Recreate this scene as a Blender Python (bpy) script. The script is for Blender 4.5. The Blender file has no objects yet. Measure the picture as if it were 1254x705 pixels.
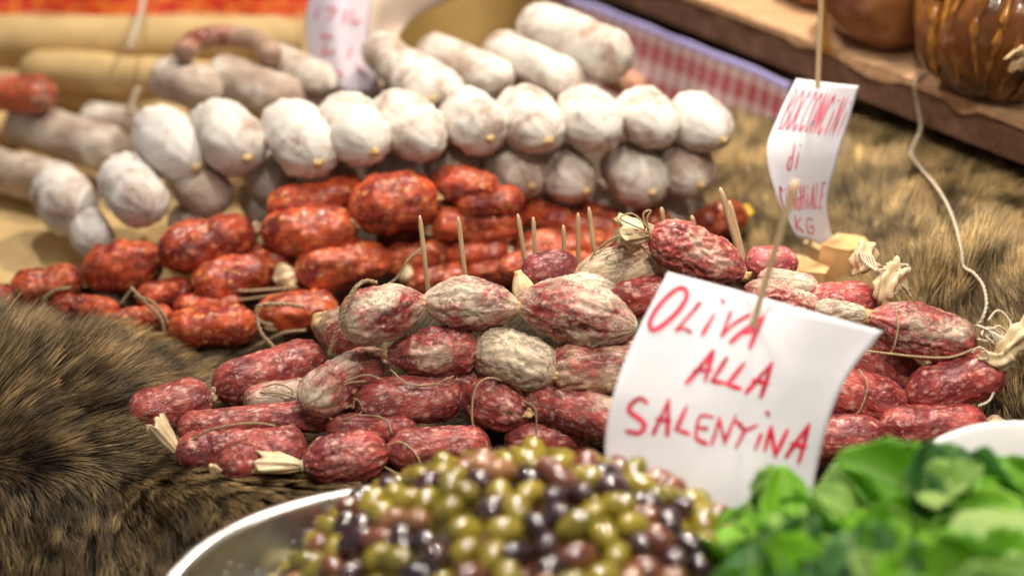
import bpy, math, random
import numpy as np
from mathutils import Vector, Matrix
R_ = math.radians
sc = bpy.context.scene
# ------------------------------------------------------------ camera, world, lamps, exposure
CAMH, PITCH, LENS = .88, 30.0, 60.0
cam = bpy.data.cameras.new('camera'); camo = bpy.data.objects.new('camera', cam)
sc.collection.objects.link(camo); sc.camera = camo
camo.location = (0, 0, CAMH); camo.rotation_euler = (R_(90-PITCH), 0, 0)
cam.lens = LENS; cam.sensor_width = 36; cam.clip_end = 50; cam.clip_start = .02
cam.dof.use_dof = True; cam.dof.focus_distance = 1.49; cam.dof.aperture_fstop = 1.85
w = bpy.data.worlds.new('World'); sc.world = w; w.use_nodes = True
wb = w.node_tree.nodes['Background']; wb.inputs[0].default_value = (.88, .81, .74, 1); wb.inputs[1].default_value = .20

def lamp(name, loc, tgt, power, size, col, spread=180):
    l = bpy.data.lights.new(name, 'AREA'); l.shape = 'DISK'; l.size = size; l.energy = power; l.color = col; l.spread = R_(spread)
    o = bpy.data.objects.new(name, l); sc.collection.objects.link(o); o.location = loc
    o.rotation_euler = (Vector(tgt)-Vector(loc)).to_track_quat('-Z', 'Y').to_euler()
    return o
lamp('stall_lamp', (.40, 2.05, 1.40), (.08, 1.4, 0), 16.5, .065, (1, .87, .70))
lamp('stall_lamp', (-.42, 1.90, 1.45), (.05, 1.4, 0), 8.5, .065, (1, .91, .80))
lamp('stall_lamp', (.52, .62, 1.45), (.24, 1.30, 0), .75, .065, (1, .90, .78), 55)
lamp('stall_lamp', (.05, .70, 1.60), (.20, 1.32, 0), .75, .065, (1, .91, .80), 50)
lamp('stall_lamp', (.15, 1.40, 1.80), (.08, 1.45, 0), 2.0, .3, (1, .93, .84), 90)
sc.view_settings.view_transform = 'Standard'; sc.view_settings.look = 'None'
sc.view_settings.exposure = 0.32; sc.view_settings.gamma = 1
sc.view_settings.use_curve_mapping = False
sc.cycles.use_denoising = True
sc.cycles.max_bounces = 6; sc.cycles.transparent_max_bounces = 6
sc.cycles.sample_clamp_indirect = 4

# ------------------------------------------------------------ pixel -> place
FPX = LENS/36*1254
CP, SP = math.cos(R_(PITCH)), math.sin(R_(PITCH))
def ray(px, py):
    a = (px-627)/FPX; b = -(py-352.5)/FPX
    return np.array([a, CP+SP*b, -SP+CP*b])
CAM = np.array([0, 0, CAMH])
def P(px, py, z=None, d=None, Y=None):
    v = ray(px, py)
    if z is not None: t = (z-CAMH)/v[2]
    elif Y is not None: t = Y/v[1]
    else: t = d                      # depth along the camera axis
    return CAM+v*t
def depth(p): return float(p[1]*CP - (p[2]-CAMH)*SP)

# ------------------------------------------------------------ numpy noise
_rng = np.random.RandomState(7)
_perm = _rng.permutation(512)
_grad = _rng.normal(size=(512, 3)); _grad /= np.linalg.norm(_grad, axis=1)[:, None]
def noise(p, seed=0):
    p = np.asarray(p, float)+seed*17.31
    i = np.floor(p).astype(int); f = p-i; u = f*f*f*(f*(f*6-15)+10)
    r = 0
    for dx in (0, 1):
        for dy in (0, 1):
            for dz in (0, 1):
                h = _perm[(_perm[(_perm[(i[..., 0]+dx) & 511]+i[..., 1]+dy) & 511]+i[..., 2]+dz) & 511]
                g = _grad[h]
                dd = (g*(f-np.array([dx, dy, dz]))).sum(-1)
                wx = u[..., 0] if dx else 1-u[..., 0]
                wy = u[..., 1] if dy else 1-u[..., 1]
                wz = u[..., 2] if dz else 1-u[..., 2]
                r = r+dd*wx*wy*wz
    return r*1.6
def fbm(p, seed=0, o=3):
    r = 0; a = 1
    for k in range(o): r = r+a*noise(np.asarray(p)*2**k, seed+k); a *= .5
    return r
def ridge(p, seed=0): return 1-np.abs(noise(p, seed))*2.2

# ------------------------------------------------------------ objects
def link(o): sc.collection.objects.link(o); return o
def tag(o, label=None, cat=None, group=None, kind=None):
    if label: o['label'] = label
    if cat: o['category'] = cat
    if group: o['group'] = group
    if kind: o['kind'] = kind
    return o
def mesh_obj(name, verts, faces, mat, parent=None, smooth=True, loc=None, rot=None):
    """verts in world coordinates; stored in the frame of the object (or of its parent)."""
    v = np.asarray(verts, float)
    if parent is not None:
        Mi = np.array(parent.matrix_basis.inverted())
        if parent.parent is not None: Mi = Mi @ np.array(parent.parent.matrix_basis.inverted())
        v = v @ Mi[:3, :3].T+Mi[:3, 3]
        M = Matrix.Identity(4)
    else:
        if rot is None:
            c = (v.min(0)+v.max(0))/2; c[2] = v[:, 2].min()
            if loc is not None: c = np.asarray(loc)
            M = Matrix.Translation(Vector(c)); v = v-c
        else:
            M = Matrix.Translation(Vector(loc)) @ rot.to_4x4()
    me = bpy.data.meshes.new(name)
    me.from_pydata([tuple(x) for x in v], [], faces)
    if smooth: me.shade_smooth()
    me.materials.append(mat)
    o = bpy.data.objects.new(name, me)
    if parent is not None: o.parent = parent
    o.matrix_basis = M
    return link(o)
def grid_faces(nu, nv, wrap=False):
    f = []
    for j in range(nv-1):
        for i in range(nu if wrap else nu-1):
            a = j*nu+i; b = j*nu+(i+1) % nu
            f.append((a, b, b+nu, a+nu))
    return f
def empty(name, loc, label, cat, group=None):
    o = bpy.data.objects.new(name, None); o.empty_display_size = .02
    o.matrix_basis = Matrix.Translation(Vector(loc)); link(o)
    return tag(o, label, cat, group)
def catmull(pts, n=8):
    p = np.asarray(pts, float)
    if len(p) == 2: return np.array([p[0]+(p[1]-p[0])*t for t in np.linspace(0, 1, n)])
    q = np.vstack([2*p[0]-p[1], p, 2*p[-1]-p[-2]]); out = []
    for i in range(1, len(q)-2):
        for t in np.linspace(0, 1, n, endpoint=False):
            out.append(.5*((2*q[i])+(q[i+1]-q[i-1])*t+(2*q[i-1]-5*q[i]+4*q[i+1]-q[i+2])*t*t+(3*q[i]-q[i-1]-3*q[i+1]+q[i+2])*t**3))
    out.append(p[-1]); return np.array(out)
def tube_vf(path, r, sides=8, wob=0., seed=0):
    path = np.asarray(path); n = len(path)
    T = np.gradient(path, axis=0); T /= np.linalg.norm(T, axis=1)[:, None]+1e-9
    N = np.cross(T[0], [0, 0, 1.]);
    if np.linalg.norm(N) < .1: N = np.cross(T[0], [1., 0, 0])
    N /= np.linalg.norm(N); V = []
    rr = np.broadcast_to(r, (n,))
    for i in range(n):
        N = N-T[i]*N.dot(T[i]); N /= np.linalg.norm(N); B = np.cross(T[i], N)
        for k in range(sides):
            a = 2*math.pi*k/sides
            q = rr[i]*(1+wob*math.sin(2*a+i*.9+seed))
            V.append(path[i]+q*(math.cos(a)*N+math.sin(a)*B))
    F = grid_faces(sides, n, True)
    F.append(tuple(range(sides))[::-1]); F.append(tuple((n-1)*sides+k for k in range(sides)))
    return V, F
def tube(name, pts, r, mat, parent=None, n=8, sides=8, wob=.0):
    if mat.name.endswith('twine'):
        c = catmull(pts, 12); seg = np.r_[0, np.cumsum(np.linalg.norm(np.diff(c, axis=0), axis=1))]
        m = int(min(260, max(12, seg[-1]/(r*1.1)))); u = np.linspace(0, seg[-1], m); c = np.stack([np.interp(u, seg, c[:, k]) for k in range(3)], 1)
        T = np.gradient(c, axis=0); T /= np.linalg.norm(T, axis=1)[:, None]+1e-9
        A = np.cross(T, [0.1, -.86, .5]); A /= np.linalg.norm(A, axis=1)[:, None]+1e-9; B = np.cross(T, A); V = []; F = []
        for k in (0, 1):
            ph = u/(r*5.5)*2*math.pi+k*math.pi; o_ = (A*np.cos(ph)[:, None]+B*np.sin(ph)[:, None])*r*.52
            v_, f_ = tube_vf(c+o_, r*.60, 6); b0 = len(V); V += v_; F += [tuple(i+b0 for i in q) for q in f_]
        rs_ = random.Random(int(m*7)); nf = min(60, m//3)      # loose fibres
        for k in range(nf):
            i = rs_.randrange(m); dr_ = np.array([rs_.gauss(0, 1), rs_.gauss(0, 1), rs_.gauss(0, 1)]); dr_ /= np.linalg.norm(dr_); dr_ = dr_*.8+T[i]*rs_.choice((-1, 1))*.6
            v_, f_ = tube_vf(np.array([c[i], c[i]+dr_*r*1.6, c[i]+dr_*r*2.6+T[i]*r*.6]), [r*.1, r*.08, r*.03], 3); b0 = len(V); V += v_; F += [tuple(j+b0 for j in q) for q in f_]
        return mesh_obj(name, V, F, mat, parent)
    V, F = tube_vf(catmull(pts, n), r, sides, wob)
    return mesh_obj(name, V, F, mat, parent)

# ------------------------------------------------------------ materials
def newmat(name):
    m = bpy.data.materials.new(name); m.use_nodes = True
    nt = m.node_tree; b = nt.nodes['Principled BSDF']
    return m, nt, b
def N(nt, t, **k):
    n = nt.nodes.new(t)
    for a, v in k.items(): setattr(n, a, v)
    return n
def L(nt, a, b): nt.links.new(a, b)
def ramp(nt, fac, stops, interp='LINEAR'):
    r = N(nt, 'ShaderNodeValToRGB'); r.color_ramp.interpolation = interp
    e = r.color_ramp.elements
    while len(e) > 1: e.remove(e[-1])
    for i, (p, c) in enumerate(stops):
        if i == 0: e[0].position = p; x = e[0]
        else: x = e.new(p)
        x.color = (*c, 1) if len(c) == 3 else c
    L(nt, fac, r.inputs[0]); return r
def mixc(nt, f, a, b, mode='MIX'):
    m = N(nt, 'ShaderNodeMix', data_type='RGBA', blend_type=mode)
    for i, x in ((0, f), (6, a), (7, b)):
        if isinstance(x, (int, float)): m.inputs[i].default_value = x
        elif isinstance(x, tuple): m.inputs[i].default_value = (*x, 1)
        else: L(nt, x, m.inputs[i])
    return m.outputs[2]
def math_(nt, op, a, b=0., c=None, clamp=False):
    m = N(nt, 'ShaderNodeMath', operation=op, use_clamp=clamp)
    for i, x in enumerate((a, b) if c is None else (a, b, c)):
        if isinstance(x, (int, float)): m.inputs[i].default_value = x
        else: L(nt, x, m.inputs[i])
    return m.outputs[0]
def coords(nt, scale=(1, 1, 1), rnd=True):
    tc = N(nt, 'ShaderNodeTexCoord'); mp = N(nt, 'ShaderNodeMapping'); mp.inputs['Scale'].default_value = scale
    L(nt, tc.outputs['Object'], mp.inputs[0])
    if rnd:
        oi = N(nt, 'ShaderNodeObjectInfo'); mu = math_(nt, 'MULTIPLY', oi.outputs['Random'], 37.)
        cx = N(nt, 'ShaderNodeCombineXYZ'); L(nt, mu, cx.inputs[0]); L(nt, mu, cx.inputs[1]); L(nt, cx.outputs[0], mp.inputs['Location'])
    return mp.outputs[0]
def noi(nt, vec, scale, detail=3, rough=.5, dist=0.):
    n = N(nt, 'ShaderNodeTexNoise'); n.inputs['Scale'].default_value = scale
    n.inputs['Detail'].default_value = detail; n.inputs['Roughness'].default_value = rough
    n.inputs['Distortion'].default_value = dist
    if vec is not None: L(nt, vec, n.inputs['Vector'])
    return n.outputs[0]
def vor(nt, vec, scale, feature='F1', rnd=1.):
    n = N(nt, 'ShaderNodeTexVoronoi', feature=feature); n.inputs['Scale'].default_value = scale
    n.inputs['Randomness'].default_value = rnd
    L(nt, vec, n.inputs['Vector']); return n
def bump(nt, b, h, strength=.5, dist=.001):
    n = N(nt, 'ShaderNodeBump'); n.inputs['Strength'].default_value = strength; n.inputs['Distance'].default_value = dist
    L(nt, h, n.inputs['Height']); L(nt, n.outputs[0], b.inputs['Normal']); return n
def plain(name, col, rough=.6, spec=.5, nscale=60, var=.15, bstr=.2, bdist=.0005, **kw):
    m, nt, b = newmat(name); v = coords(nt)
    f = noi(nt, v, nscale, 4)
    c = ramp(nt, f, [(.3, tuple(x*(1-var) for x in col)), (.7, tuple(min(1, x*(1+var)) for x in col))])
    L(nt, c.outputs[0], b.inputs['Base Color']); b.inputs['Roughness'].default_value = rough
    b.inputs['Specular IOR Level'].default_value = spec
    bump(nt, b, f, bstr, bdist)
    for k, x in kw.items(): b.inputs[k.replace('_', ' ')].default_value = x
    return m

def sausage_mat(name, dark, mid, fat, mould, fatamt, rough, coat, netw):
    m, nt, b = newmat(name)
    v = coords(nt, (.7, 1, 1)); vs = coords(nt, (.30, 1, 1))
    warp = N(nt, 'ShaderNodeVectorMath', operation='MULTIPLY_ADD')
    nn = N(nt, 'ShaderNodeTexNoise'); nn.inputs['Scale'].default_value = 90; nn.inputs['Detail'].default_value = 2
    L(nt, v, nn.inputs['Vector'])
    L(nt, nn.outputs[1], warp.inputs[0]); warp.inputs[1].default_value = (.012,)*3; L(nt, v, warp.inputs[2])
    big = noi(nt, v, 46, 4, .65)
    c = ramp(nt, big, [(.40, dark), (.58, mid)]).outputs[0]
    v1 = vor(nt, warp.outputs[0], 150)                     # fat pieces
    sel = N(nt, 'ShaderNodeSeparateColor'); L(nt, v1.outputs['Color'], sel.inputs[0])
    msk = ramp(nt, v1.outputs['Distance'], [(.22, (1, 1, 1)), (.50, (0, 0, 0))]).outputs[0]
    pick = ramp(nt, sel.outputs[0], [(fatamt, (1, 1, 1)), (fatamt+.12, (0, 0, 0))]).outputs[0]
    fm = math_(nt, 'MULTIPLY', msk, pick)
    v2 = vor(nt, warp.outputs[0], 300)
    fine = ramp(nt, v2.outputs['Distance'], [(.18, (1, 1, 1)), (.42, (0, 0, 0))]).outputs[0]
    s2 = N(nt, 'ShaderNodeSeparateColor'); L(nt, v2.outputs['Color'], s2.inputs[0])
    fine = math_(nt, 'MULTIPLY', fine, ramp(nt, s2.outputs[1], [(.35, (.6,)*3), (.5, (0, 0, 0))]).outputs[0])
    fm = math_(nt, 'MAXIMUM', math_(nt, 'MULTIPLY', fm, .75), fine)
    c = mixc(nt, fm, c, fat)
    # membrane fibres in the casing
    n1 = noi(nt, vs, 70, 4, .65, 1.2)
    fib = math_(nt, 'ABSOLUTE', math_(nt, 'SUBTRACT', n1, .5))
    fib = ramp(nt, fib, [(.0, (1, 1, 1)), (.028, (0, 0, 0))]).outputs[0]
    am = N(nt, 'ShaderNodeAttribute', attribute_type='OBJECT', attribute_name='mould')
    at = N(nt, 'ShaderNodeAttribute', attribute_type='OBJECT', attribute_name='tone')
    c = mixc(nt, math_(nt, 'MULTIPLY', fib, math_(nt, 'MULTIPLY_ADD', am.outputs['Fac'], .85, netw)), c, tuple(x*.85 for x in mould))
    # bloom patches
    mo = noi(nt, v, 26, 5, .62)
    thr = math_(nt, 'MULTIPLY_ADD', am.outputs['Fac'], -.56, .77)
    mm = math_(nt, 'MULTIPLY', math_(nt, 'SUBTRACT', mo, thr), 6.0, clamp=True)
    gr = noi(nt, v, 240, 3, .7)
    mm = math_(nt, 'MULTIPLY', mm, math_(nt, 'MULTIPLY_ADD', gr, 1.1, .36), clamp=True)
    c = mixc(nt, mm, c, mould)
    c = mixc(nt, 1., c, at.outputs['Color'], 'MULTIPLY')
    L(nt, c, b.inputs['Base Color'])
    rr = math_(nt, 'MULTIPLY_ADD', mm, .35, rough, clamp=True)
    rn = math_(nt, 'MULTIPLY_ADD', noi(nt, v, 150, 3), .35, rr); L(nt, math_(nt, 'SUBTRACT', rn, .15), b.inputs['Roughness'])
    b.inputs['Specular IOR Level'].default_value = .5
    b.inputs['Coat Weight'].default_value = coat; b.inputs['Coat Roughness'].default_value = .2; b.inputs['Coat IOR'].default_value = 1.55
    b.inputs['Subsurface Weight'].default_value = .08; b.inputs['Subsurface Radius'].default_value = (.006, .002, .001)
    b.inputs['Subsurface Scale'].default_value = 1
    h = math_(nt, 'ADD', math_(nt, 'MULTIPLY', fib, .5), math_(nt, 'MULTIPLY', noi(nt, vs, 110, 5, .65), 1.3))
    h = math_(nt, 'ADD', h, math_(nt, 'MULTIPLY', fm, .15))
    h = math_(nt, 'ADD', h, math_(nt, 'MULTIPLY', math_(nt, 'MULTIPLY', fib, am.outputs['Fac']), 1.2))
    bump(nt, b, h, .85, .0014)
    return m
M_SAL = sausage_mat('cured_pork', (.19, .022, .026), (.45, .082, .068), (.72, .40, .31), (.72, .61, .46), .34, .40, .16, .03)
M_CHO = sausage_mat('paprika_pork', (.20, .012, .009), (.62, .095, .028), (.80, .32, .10), (.68, .48, .36), .36, .36, .24, .02)

def white_mat():
    m, nt, b = newmat('white_mould'); v = coords(nt)
    a = noi(nt, v, 24, 5, .6, .4); f = noi(nt, v, 190, 4, .7); vv = vor(nt, v, 70)
    am = N(nt, 'ShaderNodeAttribute', attribute_type='OBJECT', attribute_name='mould')
    thr = math_(nt, 'MULTIPLY_ADD', am.outputs['Fac'], -.5, .88)
    mk = math_(nt, 'MULTIPLY', math_(nt, 'SUBTRACT', math_(nt, 'MULTIPLY_ADD', f, .25, a), thr), 5, clamp=True)
    skin = ramp(nt, a, [(.3, (.36, .25, .20)), (.6, (.56, .46, .37)), (.75, (.50, .29, .22))]).outputs[0]
    c = mixc(nt, mk, skin, (.74, .70, .64))
    at = N(nt, 'ShaderNodeAttribute', attribute_type='OBJECT', attribute_name='tone')
    c = mixc(nt, 1., c, at.outputs['Color'], 'MULTIPLY')
    L(nt, c, b.inputs['Base Color']); b.inputs['Roughness'].default_value = .85
    b.inputs['Specular IOR Level'].default_value = .2
    bump(nt, b, math_(nt, 'ADD', a, math_(nt, 'MULTIPLY', f, .4)), .6, .003)
    return m
M_WHT = white_mat()
M_TAIL = plain('dried_casing', (.72, .56, .34), .38, .5, 90, .22, .6, .001, Subsurface_Weight=.15, Subsurface_Scale=.01)
M_KNOT = plain('casing_knot', (.60, .42, .20), .5, .5, 160, .35, .8, .001)
M_YEL = plain('yellow_casing_end', (.66, .46, .20), .5, .5, 120, .3, .6, .001)
def twine_mat(name, col):
    m, nt, b = newmat(name); v = coords(nt)
    f = noi(nt, v, 500, 4, .7); g = noi(nt, v, 60, 2)
    c = ramp(nt, f, [(.3, tuple(x*.62 for x in col)), (.6, col)]).outputs[0]
    L(nt, mixc(nt, math_(nt, 'MULTIPLY', g, .4), c, tuple(x*.6 for x in col)), b.inputs['Base Color'])
    b.inputs['Roughness'].default_value = .8; bump(nt, b, f, .7, .0008); return m
M_TW = twine_mat('brown_twine', (.52, .38, .22)); M_TWW = twine_mat('white_twine', (.78, .68, .52))
def wood_mat(name, c1, c2, sc_=(1, 14, 14), rough=.6, scale=9):
    m, nt, b = newmat(name); v = coords(nt, sc_)
    f = noi(nt, v, scale, 6, .65, .6); g = noi(nt, coords(nt), 30, 4)
    c = ramp(nt, f, [(.3, c1), (.65, c2)]).outputs[0]
    c = mixc(nt, math_(nt, 'MULTIPLY', g, .45), c, tuple(x*.45 for x in c1))
    L(nt, c, b.inputs['Base Color']); b.inputs['Roughness'].default_value = rough
    bump(nt, b, f, .6, .003); return m
M_PICK = wood_mat('pale_wood', (.74, .50, .27), (.92, .72, .46), (30, 30, 1), .5, 5)
M_PLANK = wood_mat('rough_plank_wood', (.16, .075, .045), (.30, .16, .10))
M_PLTOP = wood_mat('lit_plank_top', (.50, .27, .13), (.80, .50, .28))  # plank top made paler and warmer, the light on it put into colour
M_KRAFT = plain('kraft_paper', (.62, .44, .21), .7, .3, 25, .12, .4, .002)
M_KRAFTD = plain('brown_card', (.34, .22, .07), .6, .3, 14, .12, .3, .002)

# ------------------------------------------------------------ ground heights
ctl = []
def cp(px, py, z): p = P(px, py, z=z); ctl.append((p[0], p[1], z))
for a in [(-140, 428, .066), (0, 428, .062), (100, 434, .050), (170, 442, .030), (240, 450, .010), (330, 458, .003), (430, 462, .0),
          (-140, 495, .056), (50, 500, .044), (120, 505, .040), (200, 520, .014), (260, 560, 0), (350, 590, 0), (500, 590, 0), (430, 540, 0),
          (-140, 560, .035), (50, 575, .025), (130, 590, .010), (200, 603, .022), (300, 612, .030), (400, 606, .022), (560, 605, 0),
          (700, 600, 0), (900, 600, 0), (1100, 600, 0), (1290, 600, .01),
          (935, 118, .085), (1052, 150, .095), (1150, 190, .10), (1290, 245, .10),
          (905, 200, .045), (1010, 215, .080), (1130, 262, .10), (1290, 310, .11),
          (930, 280, .03), (1050, 300, .06), (1140, 340, .09), (1290, 370, .115),
          (1020, 380, .03), (1180, 420, .055), (1290, 440, .085), (1100, 500, 0), (1290, 545, .03)]: cp(*a)
ctl += [(-.55, 1.14, .0), (-.4, 1.14, .0), (-.3, 1.12, .004), (-.55, 1.06, -.10), (-.38, 1.06, -.085), (-.30, 1.06, -.04), (-.18, 1.04, -.003), (-.5, .95, -.22), (-.3, .95, -.13), (-.6, 1.42, 0), (-.45, 1.40, 0), (-.33, 1.40, 0), (-.2, 1.44, 0), (-.6, 1.6, 0), (-.4, 1.6, 0), (-.08, 1.52, 0), (.02, 1.53, 0), (.12, 1.56, 0), (.2, 1.6, .02),
        (-.14, 1.36, .02), (-.04, 1.36, .035), (.06, 1.38, .05), (.15, 1.40, .05), (.27, 1.36, .02), (0, 1.24, 0), (.12, 1.24, 0), (.25, 1.24, 0),
        (-.6, .8, -.2), (-.2, .8, -.06), (0, .8, -.01), (.4, .8, 0), (-.5, 1.8, 0), (-.2, 1.8, 0), (0, 1.8, 0), (.12, 1.75, 0), (0, 2.6, 0), (-.8, 2.6, 0),
        (.8, 1.6, .13), (.8, 2.4, .1), (.4, 2.6, .05)]
ctl = np.array(ctl)
def _tps(r2): return .5*r2*np.log(r2+1e-9)
_K = _tps(((ctl[:, None, :2]-ctl[None, :, :2])**2).sum(-1))+np.eye(len(ctl))*2e-4
_A = np.hstack([np.ones((len(ctl), 1)), ctl[:, :2]])
_S = np.block([[_K, _A], [_A.T, np.zeros((3, 3))]])
_W = np.linalg.solve(_S, np.concatenate([ctl[:, 2], np.zeros(3)]))
def H(x, y):
    q = np.stack([np.asarray(x, float).ravel(), np.asarray(y, float).ravel()], 1)
    out = np.empty(len(q))
    for s in range(0, len(q), 20000):
        c = q[s:s+20000]; k = _tps(((c[:, None]-ctl[None, :, :2])**2).sum(-1))
        out[s:s+20000] = k @ _W[:-3]+_W[-3]+c @ _W[-2:]
    return out.reshape(np.shape(x))
def G(px, py, lift=0.):
    v = ray(px, py); ts = np.linspace(1.0, 2.4, 280); q = CAM+v*ts[:, None]
    below = q[:, 2] < H(q[:, 0], q[:, 1])+lift
    i = int(np.argmax(below)) if below.any() else len(ts)-1
    return q[i]
def topx(p):
    r = np.asarray(p, float)-CAM; dd = r[..., 1]*CP-r[..., 2]*SP
    return np.stack([627+FPX*r[..., 0]/dd, 352.5-FPX*(r[..., 1]*SP+r[..., 2]*CP)/dd], -1)

# ------------------------------------------------------------ setting
def box(x0, x1, y0, y1, z0, z1):
    V = [(x, y, z) for x in (x0, x1) for y in (y0, y1) for z in (z0, z1)]
    return V, [(0, 1, 3, 2), (4, 6, 7, 5), (0, 4, 5, 1), (2, 3, 7, 6), (0, 2, 6, 4), (1, 5, 7, 3)]
M_DARK = plain('dark_floor', (.03, .025, .022), .8, .3, 8)
V, F = box(-3, 3, -1, 6, -.95, -.9); tag(mesh_obj('floor', V, F, M_DARK, smooth=False), kind='structure')
M_TABLE = wood_mat('dark_table_wood', (.07, .045, .03), (.13, .085, .055))
V, F = box(-.95, .95, 1.40, 3.0, -.05, -.006); tag(mesh_obj('table_top', V, F, M_TABLE, smooth=False), 'dark wooden stall table under the pelts', kind='structure')
V, F = box(.02, .95, .78, 1.398, -.05, -.022); tag(mesh_obj('table_front', V, F, M_TABLE, smooth=False), kind='structure')
V, F = box(-3, 3, 3.6, 3.7, -.9, 2.2); tag(mesh_obj('back_wall', V, F, plain('dark_wall', (.05, .035, .03), .8), smooth=False), kind='structure')

# kraft paper under the back rows
nx, ny = 60, 50
xs = np.linspace(-.90, -.27, nx); ys = np.linspace(1.50, 2.7, ny); X, Y = np.meshgrid(xs, ys)
Z = .001+.004*(noise(np.stack([X*7, Y*7, X*0], -1), 3)+1)*.6
Y2 = Y-.05*X
V = np.stack([X, Y2, Z], -1).reshape(-1, 3)
tag(mesh_obj('wrapping_paper', V, grid_faces(nx, ny), M_KRAFT), 'flat beige wrapping paper lying under the white salami at left', 'paper')

# ------------------------------------------------------------ pelts
def hair_mat(name, root, tips, tip2):
    m, nt, b = newmat(name)
    hi = N(nt, 'ShaderNodeHairInfo'); tc = N(nt, 'ShaderNodeTexCoord')
    big = noi(nt, tc.outputs['Object'], 16, 3, .6)
    t = mixc(nt, ramp(nt, big, [(.38, (0, 0, 0)), (.62, (1, 1, 1))]).outputs[0], tips, tip2)
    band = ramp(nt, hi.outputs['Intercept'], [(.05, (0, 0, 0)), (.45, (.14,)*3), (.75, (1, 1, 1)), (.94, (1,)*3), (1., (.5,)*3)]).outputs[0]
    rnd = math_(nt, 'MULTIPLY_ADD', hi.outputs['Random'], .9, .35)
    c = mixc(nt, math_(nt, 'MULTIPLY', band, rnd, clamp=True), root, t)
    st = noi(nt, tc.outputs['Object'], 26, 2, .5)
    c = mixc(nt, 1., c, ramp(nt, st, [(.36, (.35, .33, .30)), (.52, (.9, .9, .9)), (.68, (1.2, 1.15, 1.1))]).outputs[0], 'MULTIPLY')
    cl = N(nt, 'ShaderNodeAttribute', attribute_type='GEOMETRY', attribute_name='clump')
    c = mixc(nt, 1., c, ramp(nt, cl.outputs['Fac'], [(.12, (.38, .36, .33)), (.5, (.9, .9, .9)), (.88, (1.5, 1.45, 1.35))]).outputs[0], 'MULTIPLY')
    L(nt, c, b.inputs['Base Color']); b.inputs['Roughness'].default_value = .42; b.inputs['Specular IOR Level'].default_value = .35
    return m
M_HL = hair_mat('dark_boar_hair', (.028, .019, .010), (.58, .41, .20), (.24, .16, .075))
M_HR = hair_mat('golden_boar_hair', (.045, .029, .013), (.86, .64, .31), (.44, .30, .13))
M_HIDE = plain('hide_skin', (.035, .024, .014), .9, .2, 80, .3)

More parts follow.
